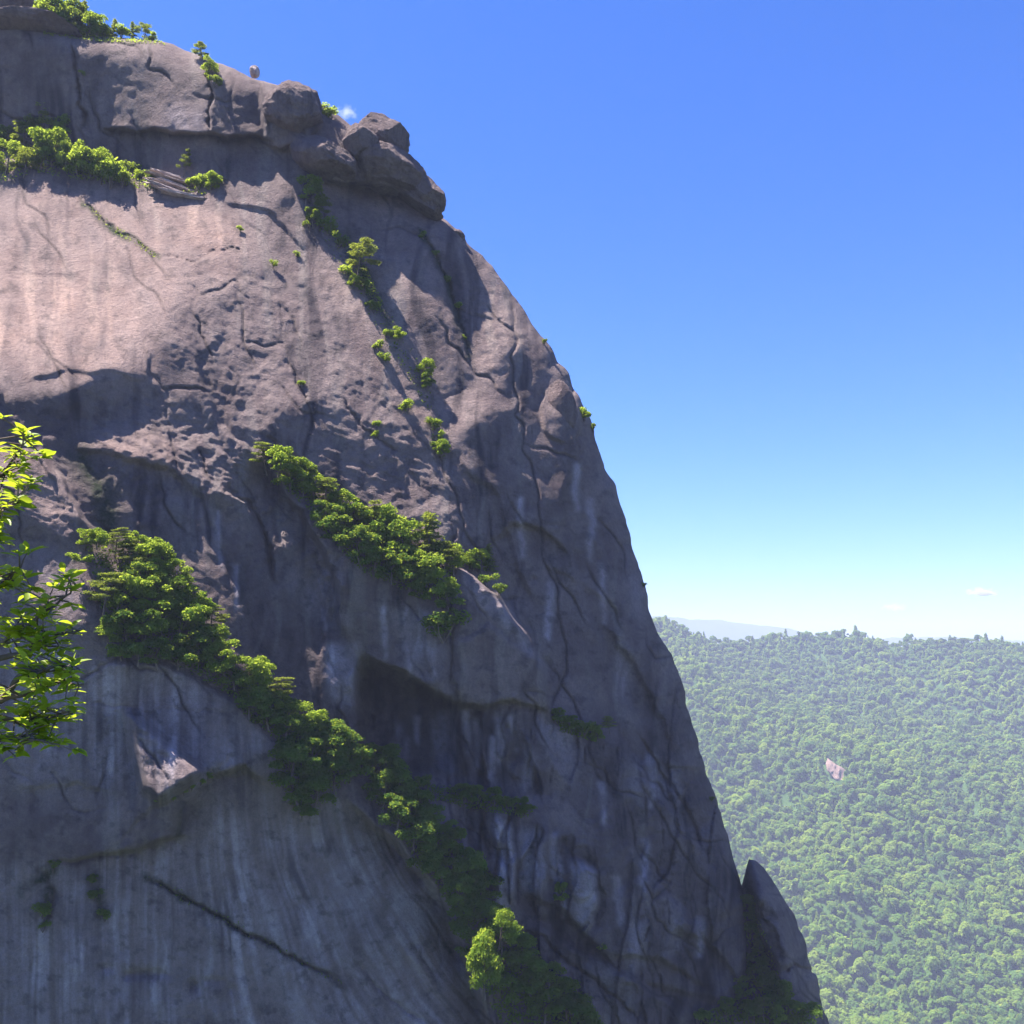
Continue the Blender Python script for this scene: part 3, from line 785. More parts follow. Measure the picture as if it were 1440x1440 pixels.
# ------------------------------------------------------------------ the land: one sheet with the forested hill
RIDGE = [(500, 845), (700, 850), (860, 858), (918, 866), (940, 869), (975, 886), (1010, 897), (1040, 898), (1075, 893), (1110, 890), (1150, 887), (1185, 884), (1215, 891), (1250, 900), (1290, 896),
         (1330, 897), (1370, 895), (1400, 900), (1440, 906), (1600, 912), (2000, 930)]
RD = 1200.0
_rp = point([p[0] for p in RIDGE], [p[1] for p in RIDGE], np.full(len(RIDGE), RD))
RXs, RZs = _rp[:, 0], _rp[:, 2] - 7.5
HK = 2.3
def land(X, Y):
    X0_ = np.asarray(X, float); Y0_ = np.asarray(Y, float)
    X = X0_ / HK; Y = Y0_ / HK
    yr = 1190 + 60 * noise2(X / 260, 0 * X + 3.3, 5) - 0.10 * X
    zr = np.interp(X / np.maximum(yr, 1) * RD, RXs, RZs) * yr / RD
    d = yr - Y
    rip = fbm(X / 105 + 0.3 * noise2(X / 90, Y / 90, 8), Y / 330, 4, 81) * 24 + 22 * noise2(X / 210 + Y / 400, Y / 500, 83)
    front = zr - np.clip(d, 0, None) * 0.345 - 26 * (1 - np.exp(-np.clip(d, 0, None) / 220)) + rip * np.clip(d / 160, 0, 1)
    back = zr - np.clip(-d, 0, None) * 0.40
    z = np.where(d > 0, front, back)
    z = np.maximum(z, -235 + 6 * fbm(X / 300, Y / 300, 3, 91))
    z = z * HK; X = X0_; Y = Y0_
    side = np.clip((np.abs(X - 450) - 2900) / 1500, 0, 1)
    z = z * (1 - side) + side * (-540)
    far = np.hypot((X + 60) / 1.0, Y - 230)
    z = np.maximum(z, -100 - 0.8 * np.clip(far - 120, 0, None))
    z = np.maximum(z, -1.75 - 1.15 * np.clip(np.hypot(X + 1.0, Y + 1.0) - 2.2, 0, None))
    return z

xs = np.unique(np.concatenate([np.linspace(-6000, -400, 24), np.arange(-400, 2300, 16.0), np.linspace(2300, 6000, 18), np.arange(-12, 12, 1.0)]))
ys = np.unique(np.concatenate([np.linspace(-1400, -100, 10), np.arange(-100, 3400, 16.0), np.linspace(3400, 11500, 28), np.arange(-12, 12, 1.0)]))
LX, LY = np.meshgrid(xs, ys)
LZ = land(LX, LY)
nI, nJ = LX.shape
ii = np.arange(nI * nJ).reshape(nI, nJ)
t = NT('forest_floor')
P = t.pos()
c_ = t.mix(t.noise(P, 0.03, 6), (0.025, 0.050, 0.014), (0.045, 0.085, 0.022))
t.done(t.principled(c_, 1.0))
me = np_mesh('ground', np.stack([LX, LY, LZ], -1).reshape(-1, 3),
             np.stack([ii[:-1, :-1], ii[:-1, 1:], ii[1:, 1:], ii[1:, :-1]], -1).reshape(-1, 4), t.m, smooth=True)
tag(link('ground', me), 'valley floor and hillside under the dense green forest', kind='structure')

# distant blue mountains
t = NT('far_forest')
P = t.pos()
t.done(t.principled(t.mix(t.noise(P, 0.004, 5), (0.030, 0.050, 0.022), (0.05, 0.07, 0.03)), 1.0))
def range_mesh(name, prof, D, depth, label):
    pts = point([p[0] for p in prof], [p[1] for p in prof], np.full(len(prof), D))
    n = 160; m = 24
    X = np.linspace(pts[0, 0], pts[-1, 0], n)
    Z = np.interp(X, pts[:, 0], pts[:, 2])
    Yc = pts[0, 1]
    v = np.linspace(-1, 1, m)
    A, B = np.meshgrid(X, v)
    h = (1 - np.abs(B)) ** 0.85
    zz = -545 + (Z[None] + 545) * h + 16 * fbm(A / 260, B * 3, 4, 7) * h
    yy = Yc + B * depth
    i2 = np.arange(m * n).reshape(m, n)
    return np_mesh(name, np.stack([A, yy, zz], -1).reshape(-1, 3), np.stack([i2[:-1, :-1], i2[:-1, 1:], i2[1:, 1:], i2[1:, :-1]], -1).reshape(-1, 4), t.m, smooth=True)
me = range_mesh('distant_mountains', [(600, 905), (760, 880), (880, 868), (930, 862), (975, 866), (1020, 870), (1060, 874), (1110, 881), (1160, 892), (1200, 905)], 9700, 1300, '')
tag(link('distant_mountains', me), 'pale blue far mountain ridge fading into the haze', kind='structure')
me = range_mesh('distant_ridge', [(800, 905), (950, 898), (1090, 894), (1200, 897), (1330, 892), (1440, 898), (1600, 905)], 10000, 1400, '')
tag(link('distant_ridge', me), 'last faint mountain ridge along the horizon', kind='structure')

# ------------------------------------------------------------------ foliage
def foliage_material(name, cols, trans=0.35, attr=False, yel=(0.14, 0.23, 0.03)):
    t = NT(name)
    P = t.pos()
    oi = t.n('ShaderNodeObjectInfo')
    if attr:
        at = t.n('ShaderNodeAttribute', attribute_name='tint')
        base = at.outputs['Color']
    else:
        base = t.mix(oi.outputs['Random'], cols[0], cols[1])
    n1 = t.noise(P, 1.1 if not attr else 0.35, 3, 0.6, 0.35, 0.65)
    col = t.mix(t.math('MULTIPLY', n1, 0.5), base, yel)
    n2 = t.noise(P, 5.0, 2, 0.6, 0.4, 0.6)
    col = t.mix(t.math('MULTIPLY', n2, 0.35), col, t.mix(0.6, col, (0.01, 0.02, 0.005)))
    d = t.n('ShaderNodeBsdfDiffuse'); t.l(col, d.inputs['Color'])
    tr = t.n('ShaderNodeBsdfTranslucent'); t.l(t.mix(0.6, col, (0.46, 0.54, 0.05)), tr.inputs['Color'])
    mx = t.n('ShaderNodeMixShader'); mx.inputs[0].default_value = trans
    t.l(d.outputs[0], mx.inputs[1]); t.l(tr.outputs[0], mx.inputs[2])
    return t.done(mx.outputs[0])

def leaf_quads(C, N, size, rng, aspect=1.5):
    n = len(C)
    N = N / np.maximum(np.linalg.norm(N, axis=1, keepdims=True), 1e-6)
    R = rng.normal(size=(n, 3))
    U = np.cross(N, R); U /= np.maximum(np.linalg.norm(U, axis=1, keepdims=True), 1e-6)
    W_ = np.cross(N, U)
    s = (size * rng.uniform(0.65, 1.3, n))[:, None]
    a = U * s * 0.5 * aspect; b = W_ * s * 0.5
    # a pointed leaf-spray shape: four corners, drooping tips
    V = np.stack([C - a - N * s * 0.12, C - b * 0.9 + a * 0.15, C + a - N * s * 0.12, C + b * 0.9 - a * 0.1], 1).reshape(-1, 3)
    Fq = np.arange(4 * n).reshape(n, 4)
    return V, Fq

def sphere_dirs(n, rng):
    d = rng.normal(size=(n, 3)); return d / np.linalg.norm(d, axis=1, keepdims=True)

# forest crowns ---------------------------------------------------------------
FOREST = foliage_material('forest_leaves', None, 0.5, attr=True, yel=(0.14, 0.18, 0.035))
def forest_crown(rng, conifer=False):
    """unit-radius crown, base at z=0"""
    Vs, Fs, n0 = [], [], 0
    if conifer:
        nl = 150
        z = rng.uniform(0.1, 2.0, nl); r = (2.15 - z) * 0.38 * rng.uniform(0.6, 1.0, nl); a = rng.uniform(0, 6.283, nl)
        C = np.stack([r * np.cos(a), r * np.sin(a), z], 1)
        N = np.stack([np.cos(a), np.sin(a), np.full(nl, 0.9)], 1) + rng.normal(size=(nl, 3)) * 0.35
        return leaf_quads(C, N, 0.33, rng)
    for k in range(rng.integers(6, 9)):
        if k == 0: c = np.array([0, 0, 1.0]); r = 0.62
        else:
            a = rng.uniform(0, 6.283); rr = rng.uniform(0.35, 0.7)
            c = np.array([rr * math.cos(a), rr * math.sin(a), rng.uniform(0.5, 1.35)]); r = rng.uniform(0.28, 0.5)
        nl = int(38 * (r / 0.4) ** 2)
        d = sphere_dirs(nl, rng); d[:, 2] = np.abs(d[:, 2]) * 1.1 - 0.35
        C = c + d * r * rng.uniform(0.75, 1.08, (nl, 1))
        V, Fq = leaf_quads(C, d + rng.normal(size=(nl, 3)) * 0.35 + (0, 0, 0.6), 0.27, rng)
        Vs.append(V); Fs.append(Fq + n0); n0 += len(V)
    return np.concatenate(Vs), np.concatenate(Fs)
rng = np.random.default_rng(5)
PROTO = [forest_crown(rng, conifer=(k % 6 == 5)) for k in range(12)]
TINTS = [(0.10, 0.185, 0.045), (0.15, 0.235, 0.055), (0.20, 0.28, 0.06), (0.075, 0.145, 0.05), (0.26, 0.315, 0.065), (0.065, 0.12, 0.052), (0.12, 0.205, 0.075)]

PATCH = [(1164, 1066), (1169, 1070), (1176, 1075), (1184, 1079), (1193, 1086), (1192, 1096), (1190, 1105), (1182, 1100), (1175, 1098), (1168, 1089), (1163, 1084), (1161, 1074)]
def project(p):
    yc = p[..., 1] * CP + p[..., 2] * SP; zc = -p[..., 1] * SP + p[..., 2] * CP
    return 720 + F * p[..., 0] / yc, 720 - F * zc / yc, yc
cand = []
yv = 470.0
while yv < 1330:
    sp = 4.5 + (yv - 470) * 0.0020
    xv = np.arange(60, 0.62 * yv + 60, sp)
    x = xv + rng.uniform(-0.45, 0.45, len(xv)) * sp; y = yv + rng.uniform(-0.5, 0.5, len(xv)) * sp
    cand.append(np.stack([x, y], 1)); yv += sp * 0.92
cand = np.concatenate(cand) * HK
nrm = cand / HK
cz = land(cand[:, 0], cand[:, 1])
cp3 = np.stack([cand[:, 0], cand[:, 1], cz], 1)
cpx, cpy, cpd = project(cp3)
SILn = np.array([p for p in SIL if p[1] > 300 and not 1180 < p[1] < 1300], float)
sx_ = np.interp(cpy, SILn[:, 1], SILn[:, 0])
vis = (cpx > sx_ - 210) & (cpx < 1540) & (cpy < 1530)
pp = np.array(PATCH, float); pc = pp.mean(0)
vis &= ~((cpy - pc[1] > -8) & (cpy - pc[1] < 24) & (np.abs(cpx - pc[0] - (cpy - pc[1] - 8) * 0.5) < 11))
cp3 = cp3[vis]; cpx = cpx[vis]; cpy = cpy[vis]
tone = 0.9 * fbm(cp3[:, 0] / 170, cp3[:, 1] / 210, 3, 501) + rng.normal(size=len(cp3)) * 0.5 + 0.35 - (cp3[:, 1] / HK - 600) / 1100
rad = HK * np.clip(3.55 * np.exp(rng.normal(size=len(cp3)) * 0.34), 1.9, 6.8)
pick = rng.integers(0, 12, len(cp3)); rot = rng.uniform(0, 6.283, len(cp3))
tint_i = np.clip(((tone + 1.0) / 2.0 * 7), 0, 6).astype(int)
order_t = [5, 3, 0, 6, 1, 2, 4]
in_frame = (cpx > np.interp(cpy, SILn[:, 1], SILn[:, 0]) + 8) & (cpx < 1440) & (cpy < 1438)
nearest = np.argsort(np.where(in_frame, cp3[:, 1], 1e9))[:300]
single = np.zeros(len(cp3), bool); single[nearest] = True
MV, MF, MT, n0 = [], [], [], 0
meshes = {}
for k in range(len(cp3)):
    V, Fq = PROTO[pick[k]]
    tc = TINTS[order_t[tint_i[k]]]; tc = (tc[0] * 0.84, tc[1] * 1.02, tc[2] * 0.8)
    sc3 = np.array([1, 1, 1.0 + 0.30 * math.sin(k * 1.7)]) * rad[k]
    if single[k]:
        key = (int(pick[k]), int(tint_i[k]))
        if key not in meshes:
            meshes[key] = np_mesh('tree_crown', V, Fq, FOREST, attrs={'tint': np.tile((*tc, 1), (len(V), 1))})
        o = link('broadleaf_tree' if pick[k] % 6 != 5 else 'conifer_tree', meshes[key], loc=tuple(cp3[k] + (0, 0, 0.8)))
        o.scale = tuple(sc3); o.rotation_euler = (0, 0, rot[k])
        if pick[k] % 6 != 5:
            tag(o, 'rounded leafy tree crown packed among others on the lower forested hillside', 'tree', 'leafy trees on the lower hillside')
        else:
            tag(o, 'pointed conifer rising among leafy crowns on the lower forested hillside', 'tree', 'conifers on the lower hillside')
        continue
    c, s = math.cos(rot[k]), math.sin(rot[k])
    Q = V * sc3
    Q = np.stack([Q[:, 0] * c - Q[:, 1] * s, Q[:, 0] * s + Q[:, 1] * c, Q[:, 2] + 0.8], 1) + cp3[k]
    MV.append(Q.astype(np.float32)); MF.append(Fq + n0); n0 += len(V)
    MT.append(np.tile(np.array([*tc, 1], np.float32), (len(V), 1)))
me = np_mesh('forest', np.concatenate(MV), np.concatenate(MF), FOREST, attrs={'tint': np.concatenate(MT)})
tag(link('forest', me), 'dense green forest covering the upper hillside and its ridge', 'forest', kind='stuff')

# ------------------------------------------------------------------ rocks that stand by themselves
import bmesh
def ico(sub):
    bm = bmesh.new(); bmesh.ops.create_icosphere(bm, subdivisions=sub, radius=1.0)
    V = np.array([v.co[:] for v in bm.verts]); Fq = np.array([[v.index for v in f.verts] for f in bm.faces]); bm.free()
    return V, Fq
ICO_V, ICO_F = ico(6)
def noise3(P, f, seed, octv=3):
    return (fbm(P[:, 0] * f + P[:, 2] * 0.61 * f, P[:, 1] * f - P[:, 2] * 0.47 * f, octv, seed) + fbm(P[:, 2] * f, P[:, 0] * f * 0.7 + P[:, 1] * 0.7 * f, octv, seed + 5)) * 0.6
def boulder(name, px, py, rx_, rz_, ang, label, ry_=None, seed=1, dd=0.0, box=0.35, rough=1.0, cat='boulder', group=None, D=None):
    """a rounded block: half sizes in photograph pixels, tilt in degrees (clockwise in the picture)"""
    if D is None: D = float(depth_at([px], [py])[0]) + dd
    k = D / F
    V = ICO_V.copy()
    e = 1.0 / (1 - box * 0.6)
    V = np.sign(V) * np.abs(V) ** (1 / e); V /= np.linalg.norm(V, axis=1, keepdims=True) ** (1 - box)
    r = np.random.default_rng(seed)
    for _ in range(6):                                     # a few flattened, fractured sides
        n = sphere_dirs(1, r)[0]; n[1] = -abs(n[1]) * 0.7; n /= np.linalg.norm(n)
        h = r.uniform(0.74, 0.93); d = V @ n - h
        V = V - np.outer(np.clip(d, 0, None) * 0.97, n)
    V = V * (1 + 0.10 * rough * noise3(V, 1.3, seed * 31, 3)[:, None])
    V = V + V * (0.034 * rough * noise3(V, 6, seed * 7 + 3, 3)[:, None])
    S = V * np.array([rx_ * k, (ry_ or (rx_ + rz_) / 2) * k, rz_ * k])
    a = math.radians(ang); c, s = math.cos(a), math.sin(a)
    S = np.stack([S[:, 0] * c + S[:, 2] * s, S[:, 1], -S[:, 0] * s + S[:, 2] * c], 1)
    me = np_mesh(name, S, ICO_F, BOULDER, smooth=True)
    o = link(name, me, loc=tuple(point(np.array([px]), np.array([py]), np.array([D]))[0]))
    return tag(o, label, cat, group)

boulder('summit_boulder', 540, 192, 38, 29, 18, 'large rounded head-shaped boulder crowning the right end of the summit ridge', seed=3, dd=-1)
boulder('leaning_boulder', 506, 200, 27, 22, 38, 'smaller pale-topped boulder leaning on the left of the head-shaped summit boulder', seed=5, dd=-2.5)
boulder('support_boulder', 545, 238, 54, 30, 12, 'broad dark blocky boulder carrying the head-shaped summit boulder', seed=8, dd=0.5, box=0.5)
boulder('overhanging_boulder', 602, 273, 31, 19, 48, 'disc-like boulder overhanging the skyline below the summit boulders', seed=12, dd=-2.0, ry_=30)
boulder('overhanging_slab', 590, 287, 38, 9, 32, 'dark flat slab tucked under the disc-like overhanging boulder', seed=14, dd=-3.0, ry_=30, box=0.55)
boulder('rounded_block', 415, 160, 50, 38, 22, 'big smooth rounded rock block left of the summit boulders, below the skyline', seed=17, dd=1.5)
boulder('lens_shaped_boulder', 455, 222, 50, 25, 22, 'lens-shaped boulder with a pale top edge wedged below the rounded rock block', seed=19, dd=0.0)
boulder('standing_stone', 358, 101, 7, 9, 0, 'small pale stone standing alone on the skyline', seed=23, dd=3, rough=1.6, cat='stone')
boulder('ridge_rock', 12, 8, 40, 22, 6, 'dark blocky rock at the upper left corner beside the summit trees', seed=29, dd=2, box=0.6, cat='rock')
boulder('rock_shelf', 40, 38, 70, 11, 4, 'flat pinkish rock shelf under the dark rock at the upper left corner', seed=31, dd=0, box=0.6, ry_=40, cat='rock')
boulder('egg_shaped_flake', 789, 580, 23, 47, -8, 'smooth egg-shaped rock flake stuck to the dome flank near the skyline', seed=37, dd=2.0, ry_=16, box=0.1, rough=0.5, cat='rock flake')
boulder('small_capstone', 645, 331, 10, 7, 40, 'small dark rock on the skyline right below the overhanging boulder', seed=41, dd=1, cat='stone')

t = NT('pale_stone')
P = t.pos()
t_c = t.mix(t.noise(P, 0.8, 6), (0.24, 0.18, 0.165), (0.48, 0.40, 0.37))
PALE_STONE = t.done(t.principled(t_c, 0.95, t.bump(t.noise(P, 3.0, 6), 0.6, 0.2)))
bpy.data.objects['standing_stone'].data.materials[0] = PALE_STONE
# thin bedded slabs under the headwall
MVs, MFs, n0 = [], [], 0
r = np.random.default_rng(9)
for k in range(6):
    V = ICO_V * 1.0
    V = np.sign(V) * np.abs(V) ** 0.6
    cx_, cy_ = 240 + k * 2.6 + r.uniform(-7, 7), 250 + k * 5.0
    D = float(depth_at([cx_], [cy_])[0]) - r.uniform(0.2, 1.1); kk = D / F
    S = V * np.array([r.uniform(24, 42) * kk, 9 * kk, r.uniform(1.5, 2.9) * kk]) * (1 + 0.30 * noise3(ICO_V + k, 2.2, 60 + k, 4)[:, None])
    a = math.radians(r.uniform(12, 22)); S = np.stack([S[:, 0] * math.cos(a) + S[:, 2] * math.sin(a), S[:, 1], -S[:, 0] * math.sin(a) + S[:, 2] * math.cos(a)], 1)
    MVs.append(S + point(np.array([cx_]), np.array([cy_]), np.array([D]))[0]); MFs.append(ICO_F + n0); n0 += len(V)
me = np_mesh('bedded_slabs', np.concatenate(MVs), np.concatenate(MFs), BOULDER, smooth=True)
me.materials[0] = PALE_STONE
tag(link('bedded_slabs', me), 'thin pale rock layers stacked like steps on the ledge below the headwall', 'rock layers')

def bulge(name, outline, centre, D, thick, back, mat, label, cat, rings=34, per=220, rough=1.0, seed=3, kind=None, ridge=None, tiltd=0.0):
    """rock with the given outline: rounded front towards the valley, its own back, real thickness"""
    P = np.asarray(outline, float); Q = np.vstack([P, P[:1]])
    L = np.r_[0, np.cumsum(np.hypot(*np.diff(Q, axis=0).T))]
    s = np.linspace(0, L[-1], per, endpoint=False)
    ox = np.interp(s, L, Q[:, 0]); oy = np.interp(s, L, Q[:, 1])
    Vs = []; F_ = []
    prof = [(1 - (1 - i / rings) ** 1.0, i / rings) for i in range(rings + 1)]
    allr = []
    n = 0
    for side, dep, cnt in ((-1, thick, rings), (1, back, 8)):
        for i in range(0 if side == -1 else 1, cnt + 1):
            q = i / cnt; sc_ = 1 - q
            x = centre[0] + (ox - centre[0]) * max(sc_, 0.004); y = centre[1] + (oy - centre[1]) * max(sc_, 0.004)
            d = D + side * dep * math.sqrt(max(0, 1 - (1 - q) ** 5)) + tiltd * (y - centre[1])
            if side == -1:
                d = d - rough * D / F * (0.22 * np.abs((x - ridge[0]) * ridge[3] - (y - ridge[1]) * ridge[2]) * -1.0 * min(1, q * 5) if ridge else 0.0) - rough * D / F * (5.0 * ridged(x / 40 + seed, y / 70, 4, seed, 0.5) - 4 + 2.0 * fbm(x / 9, y / 22, 3, seed + 9)) * min(1, q * 4)
            Vs.append(point(x, y, np.broadcast_to(d, x.shape))); allr.append((side, i, n)); n += per
    idn = {(a, b): c for a, b, c in allr}
    a = np.arange(per); b = (a + 1) % per
    for i in range(rings):
        r0, r1 = idn[(-1, i)], idn[(-1, i + 1)]
        F_.append(np.stack([r0 + a, r1 + a, r1 + b, r0 + b], 1))
    for i in range(8):
        r0 = idn[(1, i)] if i else idn[(-1, 0)]; r1 = idn[(1, i + 1)]
        F_.append(np.stack([r0 + b, r1 + b, r1 + a, r0 + a], 1))
    me = np_mesh(name, np.concatenate(Vs), np.concatenate(F_), mat, smooth=True)
    return tag(link(name, me), label, cat, kind=kind)

t = NT('bare_rock')
P = t.pos()
t.done(t.principled(t.mix(t.noise(P, 0.4, 6), (0.15, 0.095, 0.078), (0.30, 0.215, 0.18)), 0.95))
# the bare patch on the hill sits where the view ray meets the land
dd_ = np.linspace(1100, 3000, 1600); q_ = point(np.full(1600, pc[0]), np.full(1600, pc[1]), dd_)
hit = dd_[np.argmax(q_[:, 2] < land(q_[:, 0], q_[:, 1]) + 4)]
bulge('bare_rock_face', PATCH, (1177, 1086), float(hit) - 8, 4, 24, t.m, 'small bare pinkish rock face showing through the green hillside forest', 'rock face', rings=10, per=80, seed=11, tiltd=-0.9, rough=0.8)

# ------------------------------------------------------------------ air
t = NT('air')
pv = t.n('ShaderNodeVolumePrincipled')
pv.inputs['Color'].default_value = (0.63, 0.715, 1.0, 1)
pv.inputs['Density'].default_value = 0.000115
pv.inputs['Density Attribute'].default_value = ''
pv.inputs['Temperature Attribute'].default_value = ''
pv.inputs['Anisotropy'].default_value = 0.0
t.l(pv.outputs[0], t.out.inputs['Volume'])
bx = np.array([(-6030, -1430), (6030, -1430), (6030, 11530), (-6030, 11530)], float)
V = np.array([(x, y, -570.0) for x, y in bx] + [(x, y, 235.0) for x, y in bx])
me = np_mesh('haze', V, [(3, 2, 1, 0), (4, 5, 6, 7), (0, 1, 5, 4), (1, 2, 6, 5), (2, 3, 7, 6), (3, 0, 4, 7)], t.m)
hz = link('haze', me); tag(hz, 'pale blue summer haze filling the valley air', 'haze', kind='stuff')

# clouds: small soft volumes far beyond the land
def cloud(px, py, wx, wz, D, dens, seed, label):
    t = NT('cloud_vapour')
    tc = t.n('ShaderNodeTexCoord')
    P = tc.outputs['Object']
    ln = t.n('ShaderNodeVectorMath', operation='LENGTH'); t.l(P, ln.inputs[0])
    mp = t.n('ShaderNodeMapping'); mp.inputs['Location'].default_value = (seed * 3.1, 0, 0); mp.inputs['Scale'].default_value = (1.4, 1.4, 1.0); t.l(P, mp.inputs[0])
    nz = t.noise(mp.outputs[0], 1.6, 5, 0.6, 0.25, 0.75)
    d = t.math('SUBTRACT', t.math('ADD', 0.2, t.math('MULTIPLY', nz, 1.35)), t.math('MULTIPLY', ln.outputs['Value'], 1.25), True)
    v = t.n('ShaderNodeVolumePrincipled')
    v.inputs['Color'].default_value = (1, 1, 1, 1); v.inputs['Anisotropy'].default_value = 0.2
    v.inputs['Density Attribute'].default_value = ''; v.inputs['Temperature Attribute'].default_value = ''
    t.l(t.math('MULTIPLY', d, dens), v.inputs['Density'])
    t.l(v.outputs[0], t.out.inputs['Volume'])
    V0, F0 = ico(3)
    me = np_mesh('cloud', V0, F0, t.m)
    k = D / F
    o = link('cloud', me, loc=tuple(point(np.array([px]), np.array([py]), np.array([float(D)]))[0]))
    o.scale = (wx * k, wx * k * 0.8, wz * k)
    return tag(o, label, 'cloud')
cloud(1380, 833, 24, 8, 14000, 0.04, 1, 'tiny bright white cloud low in the sky over the right part of the ridge')
cloud(1258, 854, 22, 8, 15000, 0.006, 2, 'very faint wisp of cloud just above the middle of the forest ridge')
cloud(487, 158, 20, 13, 12000, 0.005, 3, 'thin cloud wisp peeking up behind the summit boulders')

# ------------------------------------------------------------------ trees and shrubs on the rock
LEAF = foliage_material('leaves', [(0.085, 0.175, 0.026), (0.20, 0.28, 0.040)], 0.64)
PINE = foliage_material('needles', [(0.075, 0.115, 0.030), (0.16, 0.175, 0.045)], 0.4, yel=(0.15, 0.15, 0.04))
SHADELEAF = foliage_material('shaded_leaves', [(0.042, 0.098, 0.020), (0.10, 0.18, 0.034)], 0.48, yel=(0.06, 0.10, 0.02))  # shaded copy of the leaves: shade is part of the colour
t = NT('bark')
P = t.pos((3, 3, 0.8))
t.done(t.principled(t.mix(t.noise(P, 2.0, 5), (0.07, 0.05, 0.04), (0.20, 0.16, 0.13)), 0.95))
BARK = t.m

def tube(path, radii, seg=7):
    path = np.asarray(path, float); n = len(path)
    T = np.gradient(path, axis=0); T /= np.linalg.norm(T, axis=1, keepdims=True)
    up = np.array([0.3, 1.0, 0.2]); A = np.cross(T, up); A /= np.linalg.norm(A, axis=1, keepdims=True); B = np.cross(T, A)
    th = np.arange(seg) * 2 * math.pi / seg
    V = path[:, None] + (np.cos(th)[None, :, None] * A[:, None] + np.sin(th)[None, :, None] * B[:, None]) * np.asarray(radii)[:, None, None]
    V = V.reshape(-1, 3)
    i = np.arange(n - 1)[:, None] * seg; j = np.arange(seg)[None]; k = (j + 1) % seg
    Fq = np.stack([i + j, i + k, i + seg + k, i + seg + j], -1).reshape(-1, 4)
    return V, Fq
def merge(parts):
    Vs, Fs, n = [], [], 0
    for V, Fq in parts:
        Vs.append(V); Fs.append(Fq + n); n += len(V)
    return np.concatenate(Vs), np.concatenate(Fs)
def curve(a, b, bend, rng, n=7):
    a = np.asarray(a, float); b = np.asarray(b, float); s = np.linspace(0, 1, n)[:, None]
    off = rng.normal(size=3) * bend
    return a + (b - a) * s + off * np.sin(s * math.pi) + rng.normal(size=(n, 3)) * bend * 0.12 * (s > 0)

def make_broad(seed):
    rng = np.random.default_rng(seed); tr = []; lv = []
    lean = rng.normal(size=2) * 0.06
    tr.append(tube(curve((0, 0, -0.10), (lean[0], lean[1], 0.62), 0.03, rng), np.linspace(0.028, 0.010, 7)))
    nl = rng.integers(15, 20)
    for k in range(nl):
        a = rng.uniform(0, 6.283); rr = 0.40 * math.sqrt(rng.uniform(0, 1)); z = rng.uniform(0.12, 0.84)
        rr *= 1.0 - 0.55 * max(0, (z - 0.5) / 0.4)
        c = np.array([rr * math.cos(a) + lean[0], rr * math.sin(a) + lean[1], z]); r = rng.uniform(0.09, 0.17)
        s0 = np.array([lean[0] * 0.6, lean[1] * 0.6, z * 0.6])
        tr.append(tube(curve(s0, c, 0.02, rng, 5), np.linspace(0.009, 0.003, 5), 5))
        n = int(190 * (r / 0.13) ** 2)
        d = sphere_dirs(n, rng); d[:, 2] = np.where(d[:, 2] < -0.3, -d[:, 2], d[:, 2])
        C = c + d * np.array([1.1, 1.1, 1.0]) * r * np.clip(rng.normal(0.92, 0.16, (n, 1)), 0.2, 1.35)
        N = d * 0.9 + np.array([0, 0, 0.2]) + rng.normal(size=(n, 3)) * 0.5
        lv.append(leaf_quads(C, N, 0.042, rng, 1.5))
    return merge(tr), merge(lv)
def make_pine(seed):
    rng = np.random.default_rng(seed); tr = []; lv = []
    lean = rng.normal(size=2) * 0.10
    path = curve((0, 0, -0.10), (lean[0], lean[1], 0.9), 0.04, rng)
    tr.append(tube(path, np.linspace(0.024, 0.006, 7)))
    for k in range(rng.integers(12, 16)):
        z = 0.30 + 0.62 * (k / 14.0) + rng.uniform(-0.03, 0.03); a = k * 2.4 + rng.uniform(-0.5, 0.5)
        reach = (0.34 * (1.05 - z) / 0.7 + 0.07) * rng.uniform(0.7, 1.2)
        s0 = np.array([lean[0] * z, lean[1] * z, z - 0.03])
        c = s0 + np.array([reach * math.cos(a), reach * math.sin(a), 0.04])
        tr.append(tube(curve(s0, c, 0.015, rng, 5), np.linspace(0.008, 0.003, 5), 5))
        n = 170; r = rng.uniform(0.09, 0.14)
        d = sphere_dirs(n, rng)
        C = c * 0.75 + s0 * 0.25 + d * np.array([1.35, 1.35, 0.33]) * r * rng.uniform(0.35, 1.05, (n, 1))
        N = np.array([0, 0, 0.8]) + d * 0.4 + rng.normal(size=(n, 3)) * 0.35
        lv.append(leaf_quads(C, N, 0.026, rng, 2.6))
    return merge(tr), merge(lv)
def make_spire(seed):
    rng = np.random.default_rng(seed); tr = []; lv = []
    tr.append(tube(curve((0, 0, -0.08), (0, 0, 0.98), 0.015, rng), np.linspace(0.022, 0.004, 7)))
    for k in range(30):
        z = 0.12 + 0.84 * k / 30; a = k * 2.4; reach = 0.26 * (1.02 - z) * rng.uniform(0.7, 1.15) + 0.02
        s0 = np.array([0, 0, z]); c = np.array([reach * math.cos(a), reach * math.sin(a), z - 0.03])
        tr.append(tube(curve(s0, c, 0.01, rng, 4), np.linspace(0.006, 0.002, 4), 4))
        n = int(30 + 300 * reach)
        f = rng.uniform(0.15, 1.1, (n, 1)); C = s0 + (c - s0) * f + rng.normal(size=(n, 3)) * np.array([0.03, 0.03, 0.012])
        lv.append(leaf_quads(C, np.array([0, 0, 0.8]) + rng.normal(size=(n, 3)) * 0.4, 0.026, rng, 2.2))
    return merge(tr), merge(lv)
